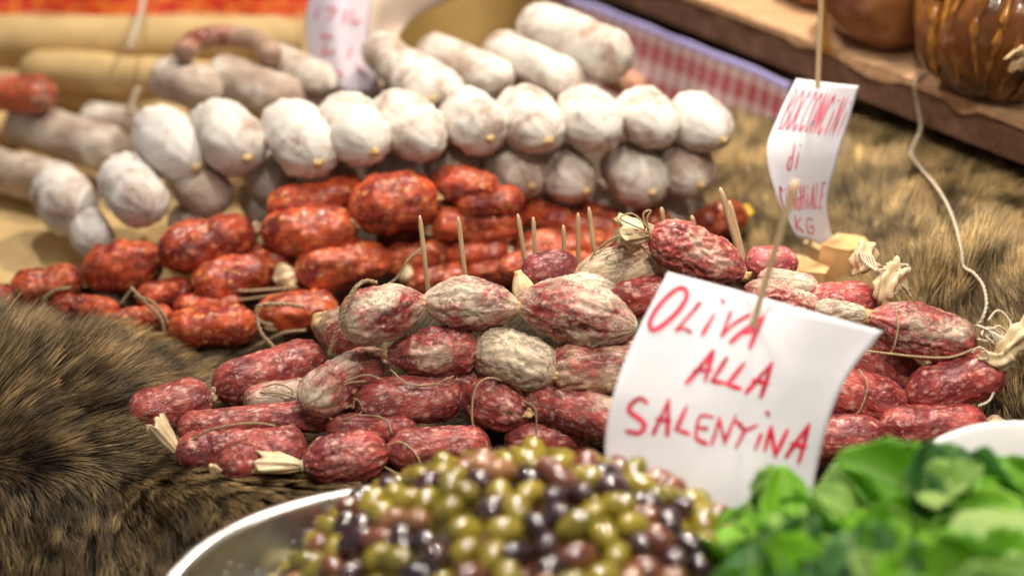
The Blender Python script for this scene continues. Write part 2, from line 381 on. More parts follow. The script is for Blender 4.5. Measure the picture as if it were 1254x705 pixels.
def pelt(name, label, inside, nseed, n, flow, length, mat, xr, yr, seed, lift=.0):
    rs = np.random.RandomState(seed)
    nx, ny = 110, 110
    xs = np.linspace(*xr, nx); ys = np.linspace(*yr, ny); X, Y = np.meshgrid(xs, ys)
    Z = H(X, Y)
    V = np.stack([X, Y, Z], -1).reshape(-1, 3); ok = inside(V)
    F = [f for f in grid_faces(nx, ny) if all(ok[list(f)])]
    used = sorted({i for f in F for i in f}); mp = {a: k for k, a in enumerate(used)}
    sheet = mesh_obj(name, V[used], [tuple(mp[i] for i in f) for f in F], M_HIDE, loc=(sum(xr)/2, sum(yr)/2, 0))
    tag(sheet, label, 'pelt')
    # hairs
    q = np.stack([rs.uniform(*xr, n*3), rs.uniform(*yr, n*3)], 1)
    z = H(q[:, 0], q[:, 1]); p = np.column_stack([q, z]); pr = topx(p)
    k = inside(p) & (pr[:, 0] > -60) & (pr[:, 0] < 1320) & (pr[:, 1] > 20) & (pr[:, 1] < 770) & nseed(pr, rs)
    p = p[k][:n]; pr = pr[k][:n]; n = len(p)
    e = .004
    gx = (H(p[:, 0]+e, p[:, 1])-p[:, 2])/e; gy = (H(p[:, 0], p[:, 1]+e)-p[:, 2])/e
    Nn = np.column_stack([-gx, -gy, np.ones(n)]); Nn /= np.linalg.norm(Nn, axis=1)[:, None]
    def setdir(p, pr):
        fx, fy, up, ln = flow(p, pr)
        # pixel direction -> ground direction
        gdx = fx*.0; D = np.column_stack([fx, -fy/.55, 0*fx]); D /= np.linalg.norm(D, axis=1)[:, None]
        return D, up, ln
    D, up, ln = setdir(p, pr)
    jit = np.stack([noise(p*22, 5), noise(p*22, 9), 0*p[:, 0]], 1)*.38+np.stack([noise(p*70, 15), noise(p*70, 19), 0*p[:, 0]], 1)*.28
    D = D+jit+rs.normal(0, .10, (n, 3)); D -= Nn*(D*Nn).sum(1)[:, None]; D /= np.linalg.norm(D, axis=1)[:, None]
    up = up*(1+.25*noise(p*40, 31))
    ln = ln*rs.uniform(.65, 1.15, n)*length*(1+.25*noise(p*30, 2))
    S = 7
    ts = np.linspace(0, 1, S)
    # clumps
    cell = .012; cc = (np.floor(p[:, :2]/cell)+.5)*cell
    hsh = np.sin(cc @ np.array([127.1, 311.7]))*43758.5
    hsh = hsh % 1000
    cj = np.stack([hsh % 1-.5, (hsh*1.7) % 1-.5], 1)*cell*1.1
    D = D+np.column_stack([(hsh*3.1) % 1-.5, (hsh*5.3) % 1-.5, 0*hsh])*.30; D -= Nn*(D*Nn).sum(1)[:, None]; D /= np.linalg.norm(D, axis=1)[:, None]
    up = up*(.6+.9*((hsh*7.7) % 1)); cval = .30*((hsh*2.3) % 1)+.55*rs.rand(n)+.15*(noise(p*30, 44)+.5)
    cen = np.column_stack([cc+cj, p[:, 2]])
    C = p-cen; C[:, 2] = 0
    cls = .88
    pts = np.empty((n, S, 3))
    for j, t in enumerate(ts):
        bend = up[:, None]*(t-.42*t*t)
        c = p+ln[:, None]*(D*(t*(1-.1*up[:, None])+.15*t*t)+Nn*bend)-C*cls*t**1.3
        c = c-Nn*lift*0
        wv = rs.normal(0, 1, (n, 3))*ln[:, None]*.008*t
        pts[:, j] = c+wv
    cur = bpy.data.hair_curves.new('fur'); cur.add_curves([S]*n)
    loc = np.array(sheet.location)
    cur.position_data.foreach_set('vector', (pts-loc).astype(np.float32).ravel())
    rad = np.tile(np.array([1, 1, .95, .85, .7, .45, .12]), (n, 1))*rs.uniform(.00015, .00048, n)[:, None]
    a = cur.attributes.get('radius') or cur.attributes.new('radius', 'FLOAT', 'POINT')
    a.data.foreach_set('value', rad.astype(np.float32).ravel())
    ca = cur.attributes.new('clump', 'FLOAT', 'CURVE'); ca.data.foreach_set('value', cval.astype(np.float32))
    cur.materials.append(mat)
    fo = bpy.data.objects.new('fur', cur); fo.parent = sheet; link(fo); fo['kind'] = 'stuff'
    return sheet

def in_left(p):
    pr = topx(np.column_stack([p[:, :2], p[:, 2]]))
    x = p[:, 0]
    return (p[:, 1] < np.interp(x, [-.6, -.3, -.2, .2, .3], [1.41, 1.40, 1.42, 1.46, 1.44])) & (x < .27)
def in_right(p):
    x, y = p[:, 0], p[:, 1]
    pa_, pb_ = P(1330, 232, z=.135), P(800, 20, z=.135); t = (x-pa_[0])/(pb_[0]-pa_[0]); fr = pa_[1]+(pb_[1]-pa_[1])*t
    # limits: left edge, and the plank at the back
    back = np.interp(x, [.20, .262, .33, .40, .52, .8], [1.93, 1.90, 1.82, 1.72, 1.60, 1.5])
    left = np.interp(y, [1.0, 1.35, 1.5, 1.6, 1.95], [.273, .273, .24, .215, .215])
    return (x > left) & (y < np.minimum(back+.05, fr+.02))
def dens_left(pr, rs):
    x, y = pr[:, 0], pr[:, 1]
    keep = np.where((x > 620) | ((x > 270) & (y < 500)), .06, 1.)
    keep = np.where((x > 500) & (y > 600), .0, keep)
    return rs.rand(len(x)) < keep
def dens_right(pr, rs):
    x, y = pr[:, 0], pr[:, 1]
    return rs.rand(len(x)) < np.where((y > 540) | ((x < 1150) & (y > 430)), .1, 1.)
def flow_left(p, pr):
    x, y = pr[:, 0], pr[:, 1]
    dx = x+90; dy = (y-600)
    fx = .1+np.clip(dx, -200, 400)/200; fy = np.clip(dy, -260, 200)/150
    low = np.clip((y-560)/60, 0, 1)
    fx = fx*(1-low*.4); fy = fy+low*1.2
    ridge_ = np.exp(-((y-450)/70)**2)*np.clip(1-x/380, 0, 1)
    up = .34+.35*ridge_; ln = .6+.6*ridge_+.0*x
    ln = np.where(y > 590, .55, ln)
    return fx, fy, up, ln
def flow_right(p, pr):
    x, y = pr[:, 0], pr[:, 1]
    k = np.clip((x-980)/250, 0, 1)
    fx = .35+1.0*k-.6*np.clip((y-330)/120, 0, 1); fy = -1+0*x
    return fx, fy, .30+0*x, 1.05+.25*np.clip(1-(y-150)/200, 0, 1)
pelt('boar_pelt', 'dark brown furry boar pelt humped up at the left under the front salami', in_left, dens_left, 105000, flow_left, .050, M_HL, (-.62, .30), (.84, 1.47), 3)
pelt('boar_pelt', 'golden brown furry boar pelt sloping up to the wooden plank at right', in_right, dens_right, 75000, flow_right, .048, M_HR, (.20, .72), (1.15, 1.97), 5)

# ------------------------------------------------------------ sausages
def sausage(name, a, b_, dia, z, label, cat, group, mat, t0=.2, t1=.2, bend=0., wr=.032, lump=.04, pleat=.07, mould=.3, tone=(1, 1, 1), seed=None,
            dz=0., res=(48, 56), d=None, minlen=0):
    """a, b_ pixel ends of the body; z (height of the axis) or d (depth)"""
    seed = seed if seed is not None else (int(a[0]*7+a[1]*13+b_[0]) & 255)
    if name in ('salami', 'paprika_sausage'):
        dia = dia*.94; ea = np.array(a, float); eb = np.array(b_, float); ee = (eb-ea)*.03; a = tuple(ea-ee); b_ = tuple(eb+ee)
    if d is None: p0, p1 = P(*a, z=z), P(*b_, z=z+dz)
    else: p0, p1 = P(*a, d=d), P(*b_, d=d)
    dc = (depth(p0)+depth(p1))/2; r = dia/2*dc/FPX
    ax = p1-p0; Lh = np.linalg.norm(ax); ax /= Lh
    if Lh < r*2.3: # foreshortened: keep a believable length going back
        m_ = (p0+p1)/2; Lh = r*2.3; p0, p1 = m_-ax*Lh/2, m_+ax*Lh/2
    if minlen and Lh < minlen*r: p0 = p1-ax*minlen*r; Lh = minlen*r
    mid = (p0+p1)/2
    side = np.cross([0, 0, 1], ax); side /= np.linalg.norm(side); upv = np.cross(ax, side)
    rot = Matrix(np.column_stack([ax, side, upv]).tolist())
    nu, nv = res
    s = .5-.5*np.cos(np.linspace(0, math.pi, nv)); s = .35*np.linspace(0, 1, nv)+.65*s
    th = np.linspace(0, 2*math.pi, nu, endpoint=False)
    S_, T_ = np.meshgrid(s, th, indexing='ij')
    def endp(q, t, Lr):
        wR = min(.5, (.80+1.35*t)*r/Lh*1.0); qq = np.clip(q/wR, 0, 1)
        rd = np.clip(1-(1-qq)**2.6, 0, 1)**.55; tp = .10+.90*(qq**1.15*(1.9-.9*qq)); tp = np.clip(tp, 0, 1)
        return (1-t)*rd+t*tp, np.exp(-q/(wR*.55))
    f0, e0 = endp(S_, t0, 0); f1, e1 = endp(1-S_, t1, 0)
    f = np.maximum(np.minimum(f0, f1), .07)
    cx, sx = np.cos(T_), np.sin(T_); X = (S_-.5)*Lh
    q = np.stack([X/r*1.0, cx, sx], -1)
    low = noise(q*.9, seed)*lump*1.6+noise(q*2.2, seed+3)*lump
    qs = np.stack([X/r*1.3, cx*3.6, sx*3.6], -1); qs = qs+.5*np.stack([noise(q*3, seed+8)]*3, -1)
    wn = (ridge(qs, seed+5)-.6)*wr*1.1+(ridge(qs*2.1, seed+6)-.6)*wr*.6+noise(q*7, seed+2)*wr*.35
    k = 9+seed % 5
    pl = np.cos(T_*k+noise(q*1.5, seed+1)*3)*pleat*(e0+e1)*(.4+f)
    rad = r*f*(1+low+wn*np.clip(f*1.3, 0, 1))+r*pl*f
    yy = rad*cx+bend*r*(1-(2*S_-1)**2)-bend*r*.5; zz = rad*sx*.97
    V = np.stack([X, yy, zz], -1).reshape(-1, 3)
    n0 = len(V); V = np.vstack([V, [[-Lh/2-.02*r, -bend*r*.5, 0], [Lh/2+.02*r, -bend*r*.5, 0]]])
    F = [f_[::-1] for f_ in grid_faces(nu, nv, True)]
    for i in range(nu):
        F.append((n0, i, (i+1) % nu)[::-1]); F.append((n0+1, (nv-1)*nu+(i+1) % nu, (nv-1)*nu+i)[::-1])
    o = mesh_obj(name, V, F, mat, loc=mid, rot=rot)
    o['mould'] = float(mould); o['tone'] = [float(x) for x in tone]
    tag(o, label, cat, group)
    return dict(o=o, p0=p0-side*bend*r*.5, p1=p1-side*bend*r*.5, r=r, ax=ax, mid=mid, d=dc)

def knot(s, end, size=.28, mat=None, name='casing_knot', ln=.45, flare=1.0, to=None, seed=0, fan=False):
    """a gathered stub of casing at an end; 'to' is a pixel the stub points at"""
    p = s['p0'] if end == 0 else s['p1']; dirv = (-s['ax'] if end == 0 else s['ax'])
    r = s['r']; base = p-dirv*r*.10
    if to is not None:
        tgt = P(*to, d=depth(p)-.004); dirv = tgt-p; LL = np.linalg.norm(dirv); dirv = dirv/LL
    else: LL = ln*r
    sd = np.cross(dirv, [0, 0, 1.]);
    if np.linalg.norm(sd) < .2: sd = np.cross(dirv, [0, 1., 0])
    sd /= np.linalg.norm(sd); up = np.cross(sd, dirv)
    nu, nv = 28, 14; V = []
    for j in range(nv):
        t = j/(nv-1)
        if fan: w_ = r*size*1.15*(.35+1.35*flare*t**.8); h_ = w_*(.8-.45*t)
        else: w_ = r*size*(.7+flare*math.sin(min(1, t*1.15)*math.pi)*.75)*(1 if t < .85 else .75); h_ = w_*.85
        for i in range(nu):
            a = 2*math.pi*i/nu
            m_ = 1+(.22 if fan else .14)*math.cos(a*(7+seed % 3)+seed+t*1.5)+.12*math.sin(a*3+seed*2+t*5)
            edge = LL*.10*math.cos(a*5+seed)*(t > .9) if fan else 0
            V.append(base+dirv*(LL*t*1.05+edge)+sd*w_*m_*math.cos(a)+up*h_*m_*math.sin(a))
    F = grid_faces(nu, nv, True); c = len(V)
    V.append(base+dirv*LL*(.8 if fan else 1.05)); V.append(base)
    F += [((nv-1)*nu+i, (nv-1)*nu+(i+1) % nu, c) for i in range(nu)]+[((i+1) % nu, i, c+1) for i in range(nu)]
    o = mesh_obj(name, V, F, mat or M_TAIL, s['o'])
    return o
def tie(s, end, off=.10, r=.0009, loops=3, rad=.2, mat=None):
    """twine wound round the neck"""
    p = s['p0'] if end == 0 else s['p1']; ax = s['ax']*(1 if end == 0 else -1)
    sd = np.cross(ax, [0, 0, 1.]); sd /= np.linalg.norm(sd); up = np.cross(sd, ax); pts = []
    for k in range(loops*10+1):
        a = 2*math.pi*k/10
        pts.append(p+ax*(s['r']*off*(k/10/loops-.5))+(sd*math.cos(a)+up*math.sin(a))*s['r']*rad)
    V, F = tube_vf(np.array(pts), r, 6)
    return mesh_obj('twine_tie', V, F, mat or M_TW, s['o'])
def string(s, pts, r=.0010, mat=None, name='string', dd=0.):
    """pts: (px, py, depth offset from the sausage's near side)"""
    q = [P(a, b, d=s['d']-s['r']*c-.001-dd) for a, b, c in pts]
    return tube(name, q, r, mat or M_TW, s['o'], 7, 7, .12)

GS = 'pink salami heaped in the front pile'
S = {}
def sal(key, a, b_, dia, z, label, **k):
    S[key] = sausage('salami', a, b_, dia, z, label, 'salami', GS, M_SAL, **k); return S[key]
# front row
s = sal('s1', (157, 512), (257, 486), 66, .030, 'stubby deep pink salami alone at the left end of the pile, on the fur', t0=.15, t1=.1, mould=.12, lump=.06, res=(64, 72))
knot(s, 0, .30, to=(143, 524), fan=True, flare=.9, seed=2); knot(s, 1, .2, to=(266, 490), seed=4)
s = sal('s2', (266, 476), (396, 434), 62, .036, 'long smooth red salami behind the left end of the pile, crease along its top', t0=.15, t1=.3, mould=.10, bend=-.12, wr=.035, res=(64, 80))
knot(s, 0, .16, to=(262, 480))
s = sal('s3', (300, 492), (385, 478), 42, .030, 'small salami with a chalky white left end, tucked under twine loops', t0=.1, t1=.3, mould=.62)
knot(s, 0, .30, to=(330, 492), seed=3)
string(s, [(322, 474, 1.0), (340, 470, 1.1), (358, 478, 1.2), (352, 492, 1.1), (330, 494, .9)], .0009)
string(s, [(318, 480, 1.1), (345, 482, 1.2), (380, 494, 1.3), (400, 504, 1.2)], .0009)
s = sal('s4', (222, 524), (405, 508), 44, .040, 'long thin pinkish salami lying along the top of the two lowest ones at left', t0=.2, t1=.2, mould=.14, bend=.15, lump=.05, res=(56, 90))
s = sal('s5', (220, 554), (372, 548), 58, .030, 'long lumpy salami at the lower left edge with a translucent upturned casing end', t0=.12, t1=.1, mould=.14, lump=.08, res=(64, 90))
knot(s, 0, .36, to=(188, 518), fan=True, flare=.75, seed=5)
string(s, [(232, 540, .6), (258, 526, 1.1), (292, 519, 1.15), (318, 518, 1.1), (336, 521, 1.)], .0011)
s = sal('s5b', (268, 572), (372, 545), 60, .028, 'salami with a crumbly cream knot, between the upturned casing and the cream fan', t0=.12, t1=.2, mould=.12, lump=.08, wr=.06, res=(64, 72))
knot(s, 0, .30, to=(258, 581), seed=6); tie(s, 0)
s = sal('s6', (372, 570), (474, 552), 70, .032, 'plump creased salami with a wide cream casing fan pointing left', t0=.3, t1=.3, mould=.16, wr=.055, lump=.05, res=(72, 80))
knot(s, 0, .30, to=(314, 564), fan=True, flare=1.25, seed=1); tie(s, 0, .14, .0007, 3, .22, M_TAIL)
s = sal('s7', (402, 523), (508, 526), 40, .040, 'slim pink salami lying just above and behind the plump creased one', t0=.2, t1=.2, mould=.14)
s = sal('s8', (474, 554), (598, 546), 62, .032, 'salami at the right end of the front row by the olives, twine-looped left tip', t0=.42, t1=.2, mould=.14, wr=.05, res=(72, 80))
string(s, [(474, 545, .6), (490, 541, 1.0), (506, 552, 1.1), (515, 568, 1.1), (513, 578, .9), (490, 580, .9), (470, 571, .6)], .0010)
s = sal('s9', (436, 494), (564, 484), 66, .054, 'smooth dark pink salami in the middle of the pile over the slim pink one', t0=.2, t1=.15, mould=.18, wr=.035, lump=.05, res=(64, 80))
s = sal('s10', (575, 480), (648, 508), 74, .052, 'salami pointing forward with a frayed tied tip and a twine loop over its left shoulder', t0=.15, t1=.35, mould=.18, lump=.06, res=(72, 72))
string(s, [(616, 466, .6), (597, 463, 1.05), (583, 474, 1.15), (578, 500, 1.2), (580, 525, 1.15), (587, 548, 1.0)], .0010)
string(s, [(640, 490, 1.15), (655, 500, 1.1), (657, 530, .9)], .0009)
knot(s, 1, .26, M_KNOT, to=(650, 500), seed=2)
s = sal('s11', (645, 484), (800, 532), 62, .058, 'long reddish netted salami running right and down to the left edge of the large sign', t0=.3, t1=.4, mould=.32, wr=.07, res=(64, 90))
s = sal('s12', (374, 494), (474, 436), 68, .066, 'pale membrane-veined salami at the left of the pile with looped twine', t0=.25, t1=.75, mould=.55, wr=.06, res=(72, 80))
string(s, [(362, 492, .8), (398, 484, 1.15), (425, 466, 1.2), (448, 459, 1.15), (466, 464, 1.)], .0011)
string(s, [(448, 466, 1.1), (424, 470, 1.2), (412, 484, 1.2), (420, 498, 1.1), (432, 496, 1.1)], .0010)
string(s, [(364, 489, .9), (392, 497, 1.1), (407, 515, 1.15)], .0010)
string(s, [(432, 496, 1.1), (436, 488, 1.2), (444, 500, 1.1), (436, 512, 1.)], .0010)
s = sal('s13', (474, 434), (588, 428), 70, .088, 'brownish veined salami directly under the leftmost two of the top chain', t0=.75, t1=.3, mould=.48, wr=.07, res=(72, 80))
knot(s, 0, .16, M_KNOT, to=(468, 436))
s = sal('s14', (588, 424), (682, 458), 72, .088, 'grey-brown mouldy salami under the middle of the top chain, round left end', t0=.1, t1=.35, mould=.80, tone=(.82, .82, .78), wr=.06, res=(72, 80))
s = sal('s15', (676, 450), (806, 452), 72, .086, 'bright red fatty salami half mould-coated, touching the left edge of the large sign', t0=.1, t1=.3, mould=.50, tone=(1.15, 1.1, 1.05), wr=.05, lump=.07, res=(72, 80))
s = sal('s16', (420, 396), (522, 368), 74, .125, 'leftmost salami of the top chain, beige mould over dark red, tapering to the right', t0=.15, t1=.75, mould=.62, wr=.06, res=(80, 88))
string(s, [(462, 346, .7), (446, 344, .9), (432, 356, 1.), (420, 385, 1.05), (410, 410, .8), (402, 434, .5)], .0017)
string(s, [(450, 343, .8), (437, 352, 1.1), (427, 372, 1.1)], .0012)
tie(s, 1, .2, .0008, 4, .22, M_TAIL)
s = sal('s17', (520, 368), (636, 376), 74, .125, 'middle salami of the top chain, cream crust on top, puckered at both ends', t0=.6, t1=.75, mould=.66, wr=.06, lump=.05, res=(80, 88))
knot(s, 1, .22, M_YEL, to=(640, 380), seed=3); tie(s, 1, .25, .0008, 4, .24, M_TAIL)
s = sal('s18', (634, 368), (776, 400), 86, .125, 'largest salami of the top chain, pale wrinkled skin, ending at the large sign', t0=.65, t1=.6, mould=.66, wr=.07, lump=.05, res=(88, 96))
s = sal('s20', (645, 372), (752, 350), 54, .135, 'flat cream-coated salami lying just behind the largest one of the chain', t0=.3, t1=.6, mould=.75, wr=.07, d=1.515)
s = sal('s21', (640, 338), (705, 320), 48, .12, 'small dark maroon salami peeping out behind the top chain near the toothpicks', t0=.2, t1=.4, mould=.10, tone=(.72, .62, .75), d=1.53)
s = sal('s22', (700, 343), (812, 318), 64, .13, 'pale brown salami in loose casing with a wide cream collar, left of the wrinkled one', t0=.7, t1=.25, mould=.82, tone=(.88, .84, .76), wr=.04, d=1.53, res=(72, 80))
knot(s, 1, .62, M_TAIL, to=(768, 282), fan=True, flare=.6, seed=4)
string(s, [(728, 312, .9), (758, 293, 1.), (778, 296, 1.1), (800, 318, 1.2), (812, 332, 1.1)], .0011)
s = sal('s23', (797, 286), (910, 336), 66, .15, 'strongly wrinkled pink salami at the top of the pile, string tied round its left end', t0=.35, t1=.5, mould=.38, wr=.10, lump=.05, d=1.50, res=(88, 96))
knot(s, 0, .60, M_TAIL, to=(756, 279), fan=True, flare=.75, seed=7)
tie(s, 0, .3, .0012, 4, .32)
string(s, [(797, 292, .5), (792, 270, .8), (797, 258, .9), (788, 262, .9), (790, 280, .6)], .0011)
string(s, [(795, 280, .7), (775, 262, .9), (760, 268, .8), (790, 282, .7)], .0009)
string(s, [(795, 284, .6), (760, 288, .9), (735, 302, .6), (722, 318, .3)], .0009)
knot(s, 1, .2, M_YEL, to=(916, 342), seed=2)
s = sal('s24', (742, 366), (830, 358), 56, .125, 'short bright red salami between the top chain and the corner of the large sign', t0=.4, t1=.2, mould=.22, tone=(1.2, 1.05, 1), d=1.52)
s = sal('s25', (914, 352), (1004, 388), 48, .13, 'salami with coarse pale wrinkles lying behind the top edge of the large sign', t0=.5, t1=.3, mould=.55, wr=.10, d=1.49, res=(80, 80))
s = sal('s25b', (930, 340), (1000, 352), 34, .11, 'thin pinkish pale salami just in front of the cheese wedges', t0=.3, t1=.3, mould=.6, d=1.53)
s = sal('s26', (978, 372), (1072, 366), 52, .11, 'bright rosy salami below the cheese wedges, its right end going under the tangled twine', t0=.4, t1=.3, mould=.08, tone=(1.25, 1.05, 1.05), d=1.53)
s = sal('s27', (1000, 378), (1066, 388), 32, .12, 'small cream wrinkled salami joined by a yellow neck to the large one at right', t0=.2, t1=.7, mould=.9, wr=.09, d=1.475)
s = sal('s28', (1064, 388), (1192, 424), 72, .10, 'big pinkish-beige salami at the right side, pleated casing tapering to a yellow neck', t0=.7, t1=.35, mould=.52, wr=.06, pleat=.1, res=(88, 96), d=1.475)
knot(s, 0, .2, M_YEL, to=(1060, 388)); tie(s, 0, .2, .0009, 3, .24, M_YEL)
string(s, [(1050, 428, .6), (1090, 433, 1.1), (1130, 437, 1.15), (1165, 437, 1.1), (1196, 426, .6)], .0011)
s = sal('s29', (1112, 486), (1226, 450), 68, .065, 'upright-tilted raspberry red salami at the far right with twine on its raised end', t0=.3, t1=.12, mould=.10, tone=(1.15, 1, 1), lump=.05, res=(80, 88), d=1.47)
knot(s, 1, .2, M_YEL, to=(1230, 446))
s = sal('s30', (985, 466), (1110, 498), 66, .058, 'red salami showing from behind the right edge of the large sign, above the lowest one', t0=.2, t1=.4, mould=.12, tone=(1.15, 1, .98), res=(72, 80), d=1.475)
s = sal('s31', (1078, 522), (1206, 520), 58, .03, 'salami lying flat at the lower right, half hidden by the green leaves', t0=.3, t1=.25, mould=.10, tone=(1.1, 1, 1), res=(72, 80), d=1.455)
knot(s, 1, .3, M_TAIL, to=(1236, 520), seed=3)
s = sal('s32', (975, 536), (1084, 534), 64, .03, 'lowest dark red salami between the large sign and the green leaves', t0=.2, t1=.3, mould=.12, d=1.46)
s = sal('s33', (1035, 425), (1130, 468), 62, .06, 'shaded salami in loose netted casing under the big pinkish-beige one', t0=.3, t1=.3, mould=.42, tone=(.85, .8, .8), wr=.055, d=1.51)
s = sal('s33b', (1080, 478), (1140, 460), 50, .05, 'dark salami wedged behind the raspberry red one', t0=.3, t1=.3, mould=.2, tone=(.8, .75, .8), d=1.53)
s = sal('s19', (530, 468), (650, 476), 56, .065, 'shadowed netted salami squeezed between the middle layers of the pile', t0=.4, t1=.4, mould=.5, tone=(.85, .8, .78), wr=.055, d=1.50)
s = sal('s35', (398, 414), (450, 412), 48, .085, 'small dark red salami showing under the left tip of the top chain', t0=.3, t1=.3, mould=.15, d=1.52)
s = sal('s34', (470, 470), (400, 520), 46, .05, 'pink salami almost hidden below the looped twine at left', t0=.3, t1=.3, mould=.18, d=1.50)
s = sal('s36', (620, 536), (720, 540), 50, .03, 'pinkish salami barely showing over the top of the olives', t0=.3, t1=.3, mould=.18)
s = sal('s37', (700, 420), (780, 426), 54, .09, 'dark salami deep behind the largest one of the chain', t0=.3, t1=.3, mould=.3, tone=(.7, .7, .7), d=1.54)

knot(S['s20'], 0, .34, M_TAIL, to=(632, 334), flare=1.1, seed=5); knot(S['s14'], 1, .18, M_YEL, to=(690, 462)); knot(S['s8'], 0, .22, M_YEL, to=(468, 556), seed=4)
knot(S['s30'], 1, .18, M_YEL, to=(1114, 502)); knot(S['s24'], 0, .2, M_YEL, to=(738, 366)); knot(S['s9'], 0, .2, M_KNOT, to=(430, 500), seed=2); knot(S['s7'], 1, .2, M_TAIL, to=(514, 530)); knot(S['s4'], 1, .22, M_TAIL, to=(412, 506))
string(S['s13'], [(478, 452, 1.0), (500, 470, 1.1), (530, 470, 1.0), (556, 460, .9)], .0008)
string(S['s15'], [(682, 478, .8), (700, 498, .6), (722, 505, .5), (742, 520, .6)], .0008)
string(S['s7'], [(420, 514, .9), (440, 508, 1.1), (470, 512, 1.1), (480, 530, 1.1)], .0009)
string(S['s28'], [(1096, 372, .7), (1100, 396, 1.1), (1096, 420, 1.1), (1090, 434, .8)], .0009)
string(S['s30'], [(1052, 452, .8), (1062, 470, 1.1), (1056, 496, 1.05), (1046, 510, .8)], .0009)
GC = 'red paprika sausages heaped behind the front pile'
def cho(a, b_, dia, z, label, **k):
    k.setdefault('mould', .10); k.setdefault('res', (40, 44)); k.setdefault('t0', .25); k.setdefault('t1', .25)
    k.setdefault('wr', .075); k.setdefault('lump', .10)
    return sausage('paprika_sausage', a, b_, dia, z, label, 'sausage', GC, M_CHO, **k)
cho((-30, 372), (16, 362), 40, .03, 'orange-red sausage cut off by the left edge of the frame')
s = cho((14, 356), (100, 342), 50, .032, 'sausage with a pinkish sheen second from the left edge, above the fur'); knot(s, 1, .4, to=(101, 338))
s = cho((102, 336), (198, 318), 68, .045, 'fat red sausage at the left beside the white salami, standing highest there')
s = cho((62, 376), (144, 378), 34, .028, 'flat orange sausage just over the fur ridge at left'); string(s, [(58, 385, .8), (52, 370, 1.1), (66, 356, 1.1), (88, 352, 1.)], .0018)
s = cho((120, 396), (212, 388), 36, .028, 'pinkish sausage lying lowest behind the fur ridge')
string(s, [(148, 372, 1.), (162, 352, 1.2)], .0016); string(s, [(160, 352, 1.2), (180, 372, 1.2), (196, 388, 1.2), (202, 408, 1.1)], .0018); string(s, [(164, 362, 1.2), (184, 368, 1.2), (200, 384, 1.2), (208, 404, 1.1)], .0014)
s = cho((168, 366), (238, 354), 42, .034, 'small red sausage under the fat one at left, twine at its right end')
s = cho((198, 312), (308, 282), 66, .07, 'dark red sausage at the upper left of the heap next to the white salami', tone=(.85, .8, .9)); knot(s, 1, .3, to=(318, 284))
s = cho((240, 352), (356, 318), 58, .05, 'tilted sausage below the dark red one, twine underneath', bend=-.1); knot(s, 1, .25, to=(362, 322))
string(s, [(236, 362, .9), (262, 352, 1.1), (300, 356, 1.15), (345, 353, 1.1), (365, 352, .8)], .0017)
string(s, [(216, 388, .9), (222, 372, 1.), (250, 366, 1.), (300, 366, 1.15), (350, 358, 1.1)], .0014)
s = cho((322, 284), (436, 280), 66, .085, 'square-ended sausage in the upper middle of the heap'); knot(s, 1, .3, to=(442, 262))
cho((330, 256), (446, 232), 50, .10, 'sausage at the back behind the square-ended one, orange skin', tone=(1.1, 1, 1))
s = cho((430, 256), (534, 240), 80, .105, 'largest sausage, orange-red and blotched, at the top of the heap', lump=.09, tone=(1.05, 1, 1)); knot(s, 1, .28, M_YEL, to=(540, 232))
s = cho((530, 222), (608, 238), 58, .11, 'topmost sausage touching the white salami, right of the largest', tone=(.95, .85, .8))
s = cho((362, 334), (476, 318), 66, .055, 'blotched sausage in the middle of the heap with a cream knob at its left'); knot(s, 0, .38, to=(334, 345), flare=1.2, seed=4)
s = cho((208, 404), (314, 396), 60, .032, 'bright orange sausage at the front of the heap directly over the fur', tone=(1.1, 1.05, 1))
string(s, [(372, 375, .7), (345, 372, .9), (318, 374, 1.1), (314, 386, 1.1), (320, 408, 1.1), (336, 426, .9)], .0020)
s = cho((214, 376), (296, 372), 32, .034, 'thin pinkish sausage squeezed behind the bright orange front one')
s = cho((314, 388), (412, 376), 56, .034, 'orange sausage at the front with a white casing scrap hanging on it'); knot(s, 0, .35, M_TAIL, to=(350, 398), seed=3)
string(s, [(312, 425, .6), (345, 408, 1.), (375, 404, 1.)], .0016)
s = cho((390, 404), (432, 396), 52, .05, 'brown mushroom-coloured sausage end with an orange rim by the hanging twine', mould=.7, tone=(.55, .48, .42), d=1.57); knot(s, 0, .35, M_KNOT, to=(398, 384), seed=2)
string(s, [(470, 352, .6), (488, 338, .9), (500, 318, 1.), (522, 300, .9)], .0013)
s = cho((528, 276), (638, 272), 58, .075, 'wide orange sausage above the toothpicks'); knot(s, 0, .3, to=(522, 288))
s = cho((468, 322), (548, 310), 46, .05, 'sausage half hidden behind the left toothpick', mould=.2); knot(s, 0, .4, to=(468, 336))
s = cho((546, 312), (622, 308), 40, .05, 'sausage behind the second toothpick', tone=(1.1, 1, 1)); knot(s, 1, .3, to=(628, 308))
s = cho((494, 346), (574, 338), 40, .035, 'low pinkish sausage between the two left toothpicks'); knot(s, 0, .45, to=(498, 326), seed=5)
cho((570, 334), (646, 332), 36, .035, 'low orange sausage right of the two left toothpicks')
cho((622, 252), (700, 276), 40, .06, 'slim sausage sloping down in front of the white stack'); cho((686, 278), (762, 280), 42, .055, 'pale orange sausage behind the right group of toothpicks', mould=.25)
cho((632, 308), (744, 300), 52, .05, 'broad rosy sausage behind the middle toothpicks', mould=.22, tone=(1., 1, 1.05))
cho((612, 330), (676, 318), 38, .06, 'small bright sausage between the toothpick groups', mould=.2); cho((676, 322), (742, 330), 40, .06, 'rosy sausage low behind the upright toothpicks', mould=.25)
cho((742, 300), (800, 290), 42, .065, 'sausage peeping out left of the cream collar', mould=.2); cho((560, 250), (640, 246), 44, .10, 'sausage right behind the wide orange one'); cho((770, 270), (822, 276), 40, .05, 'last sausage of the heap towards the right')
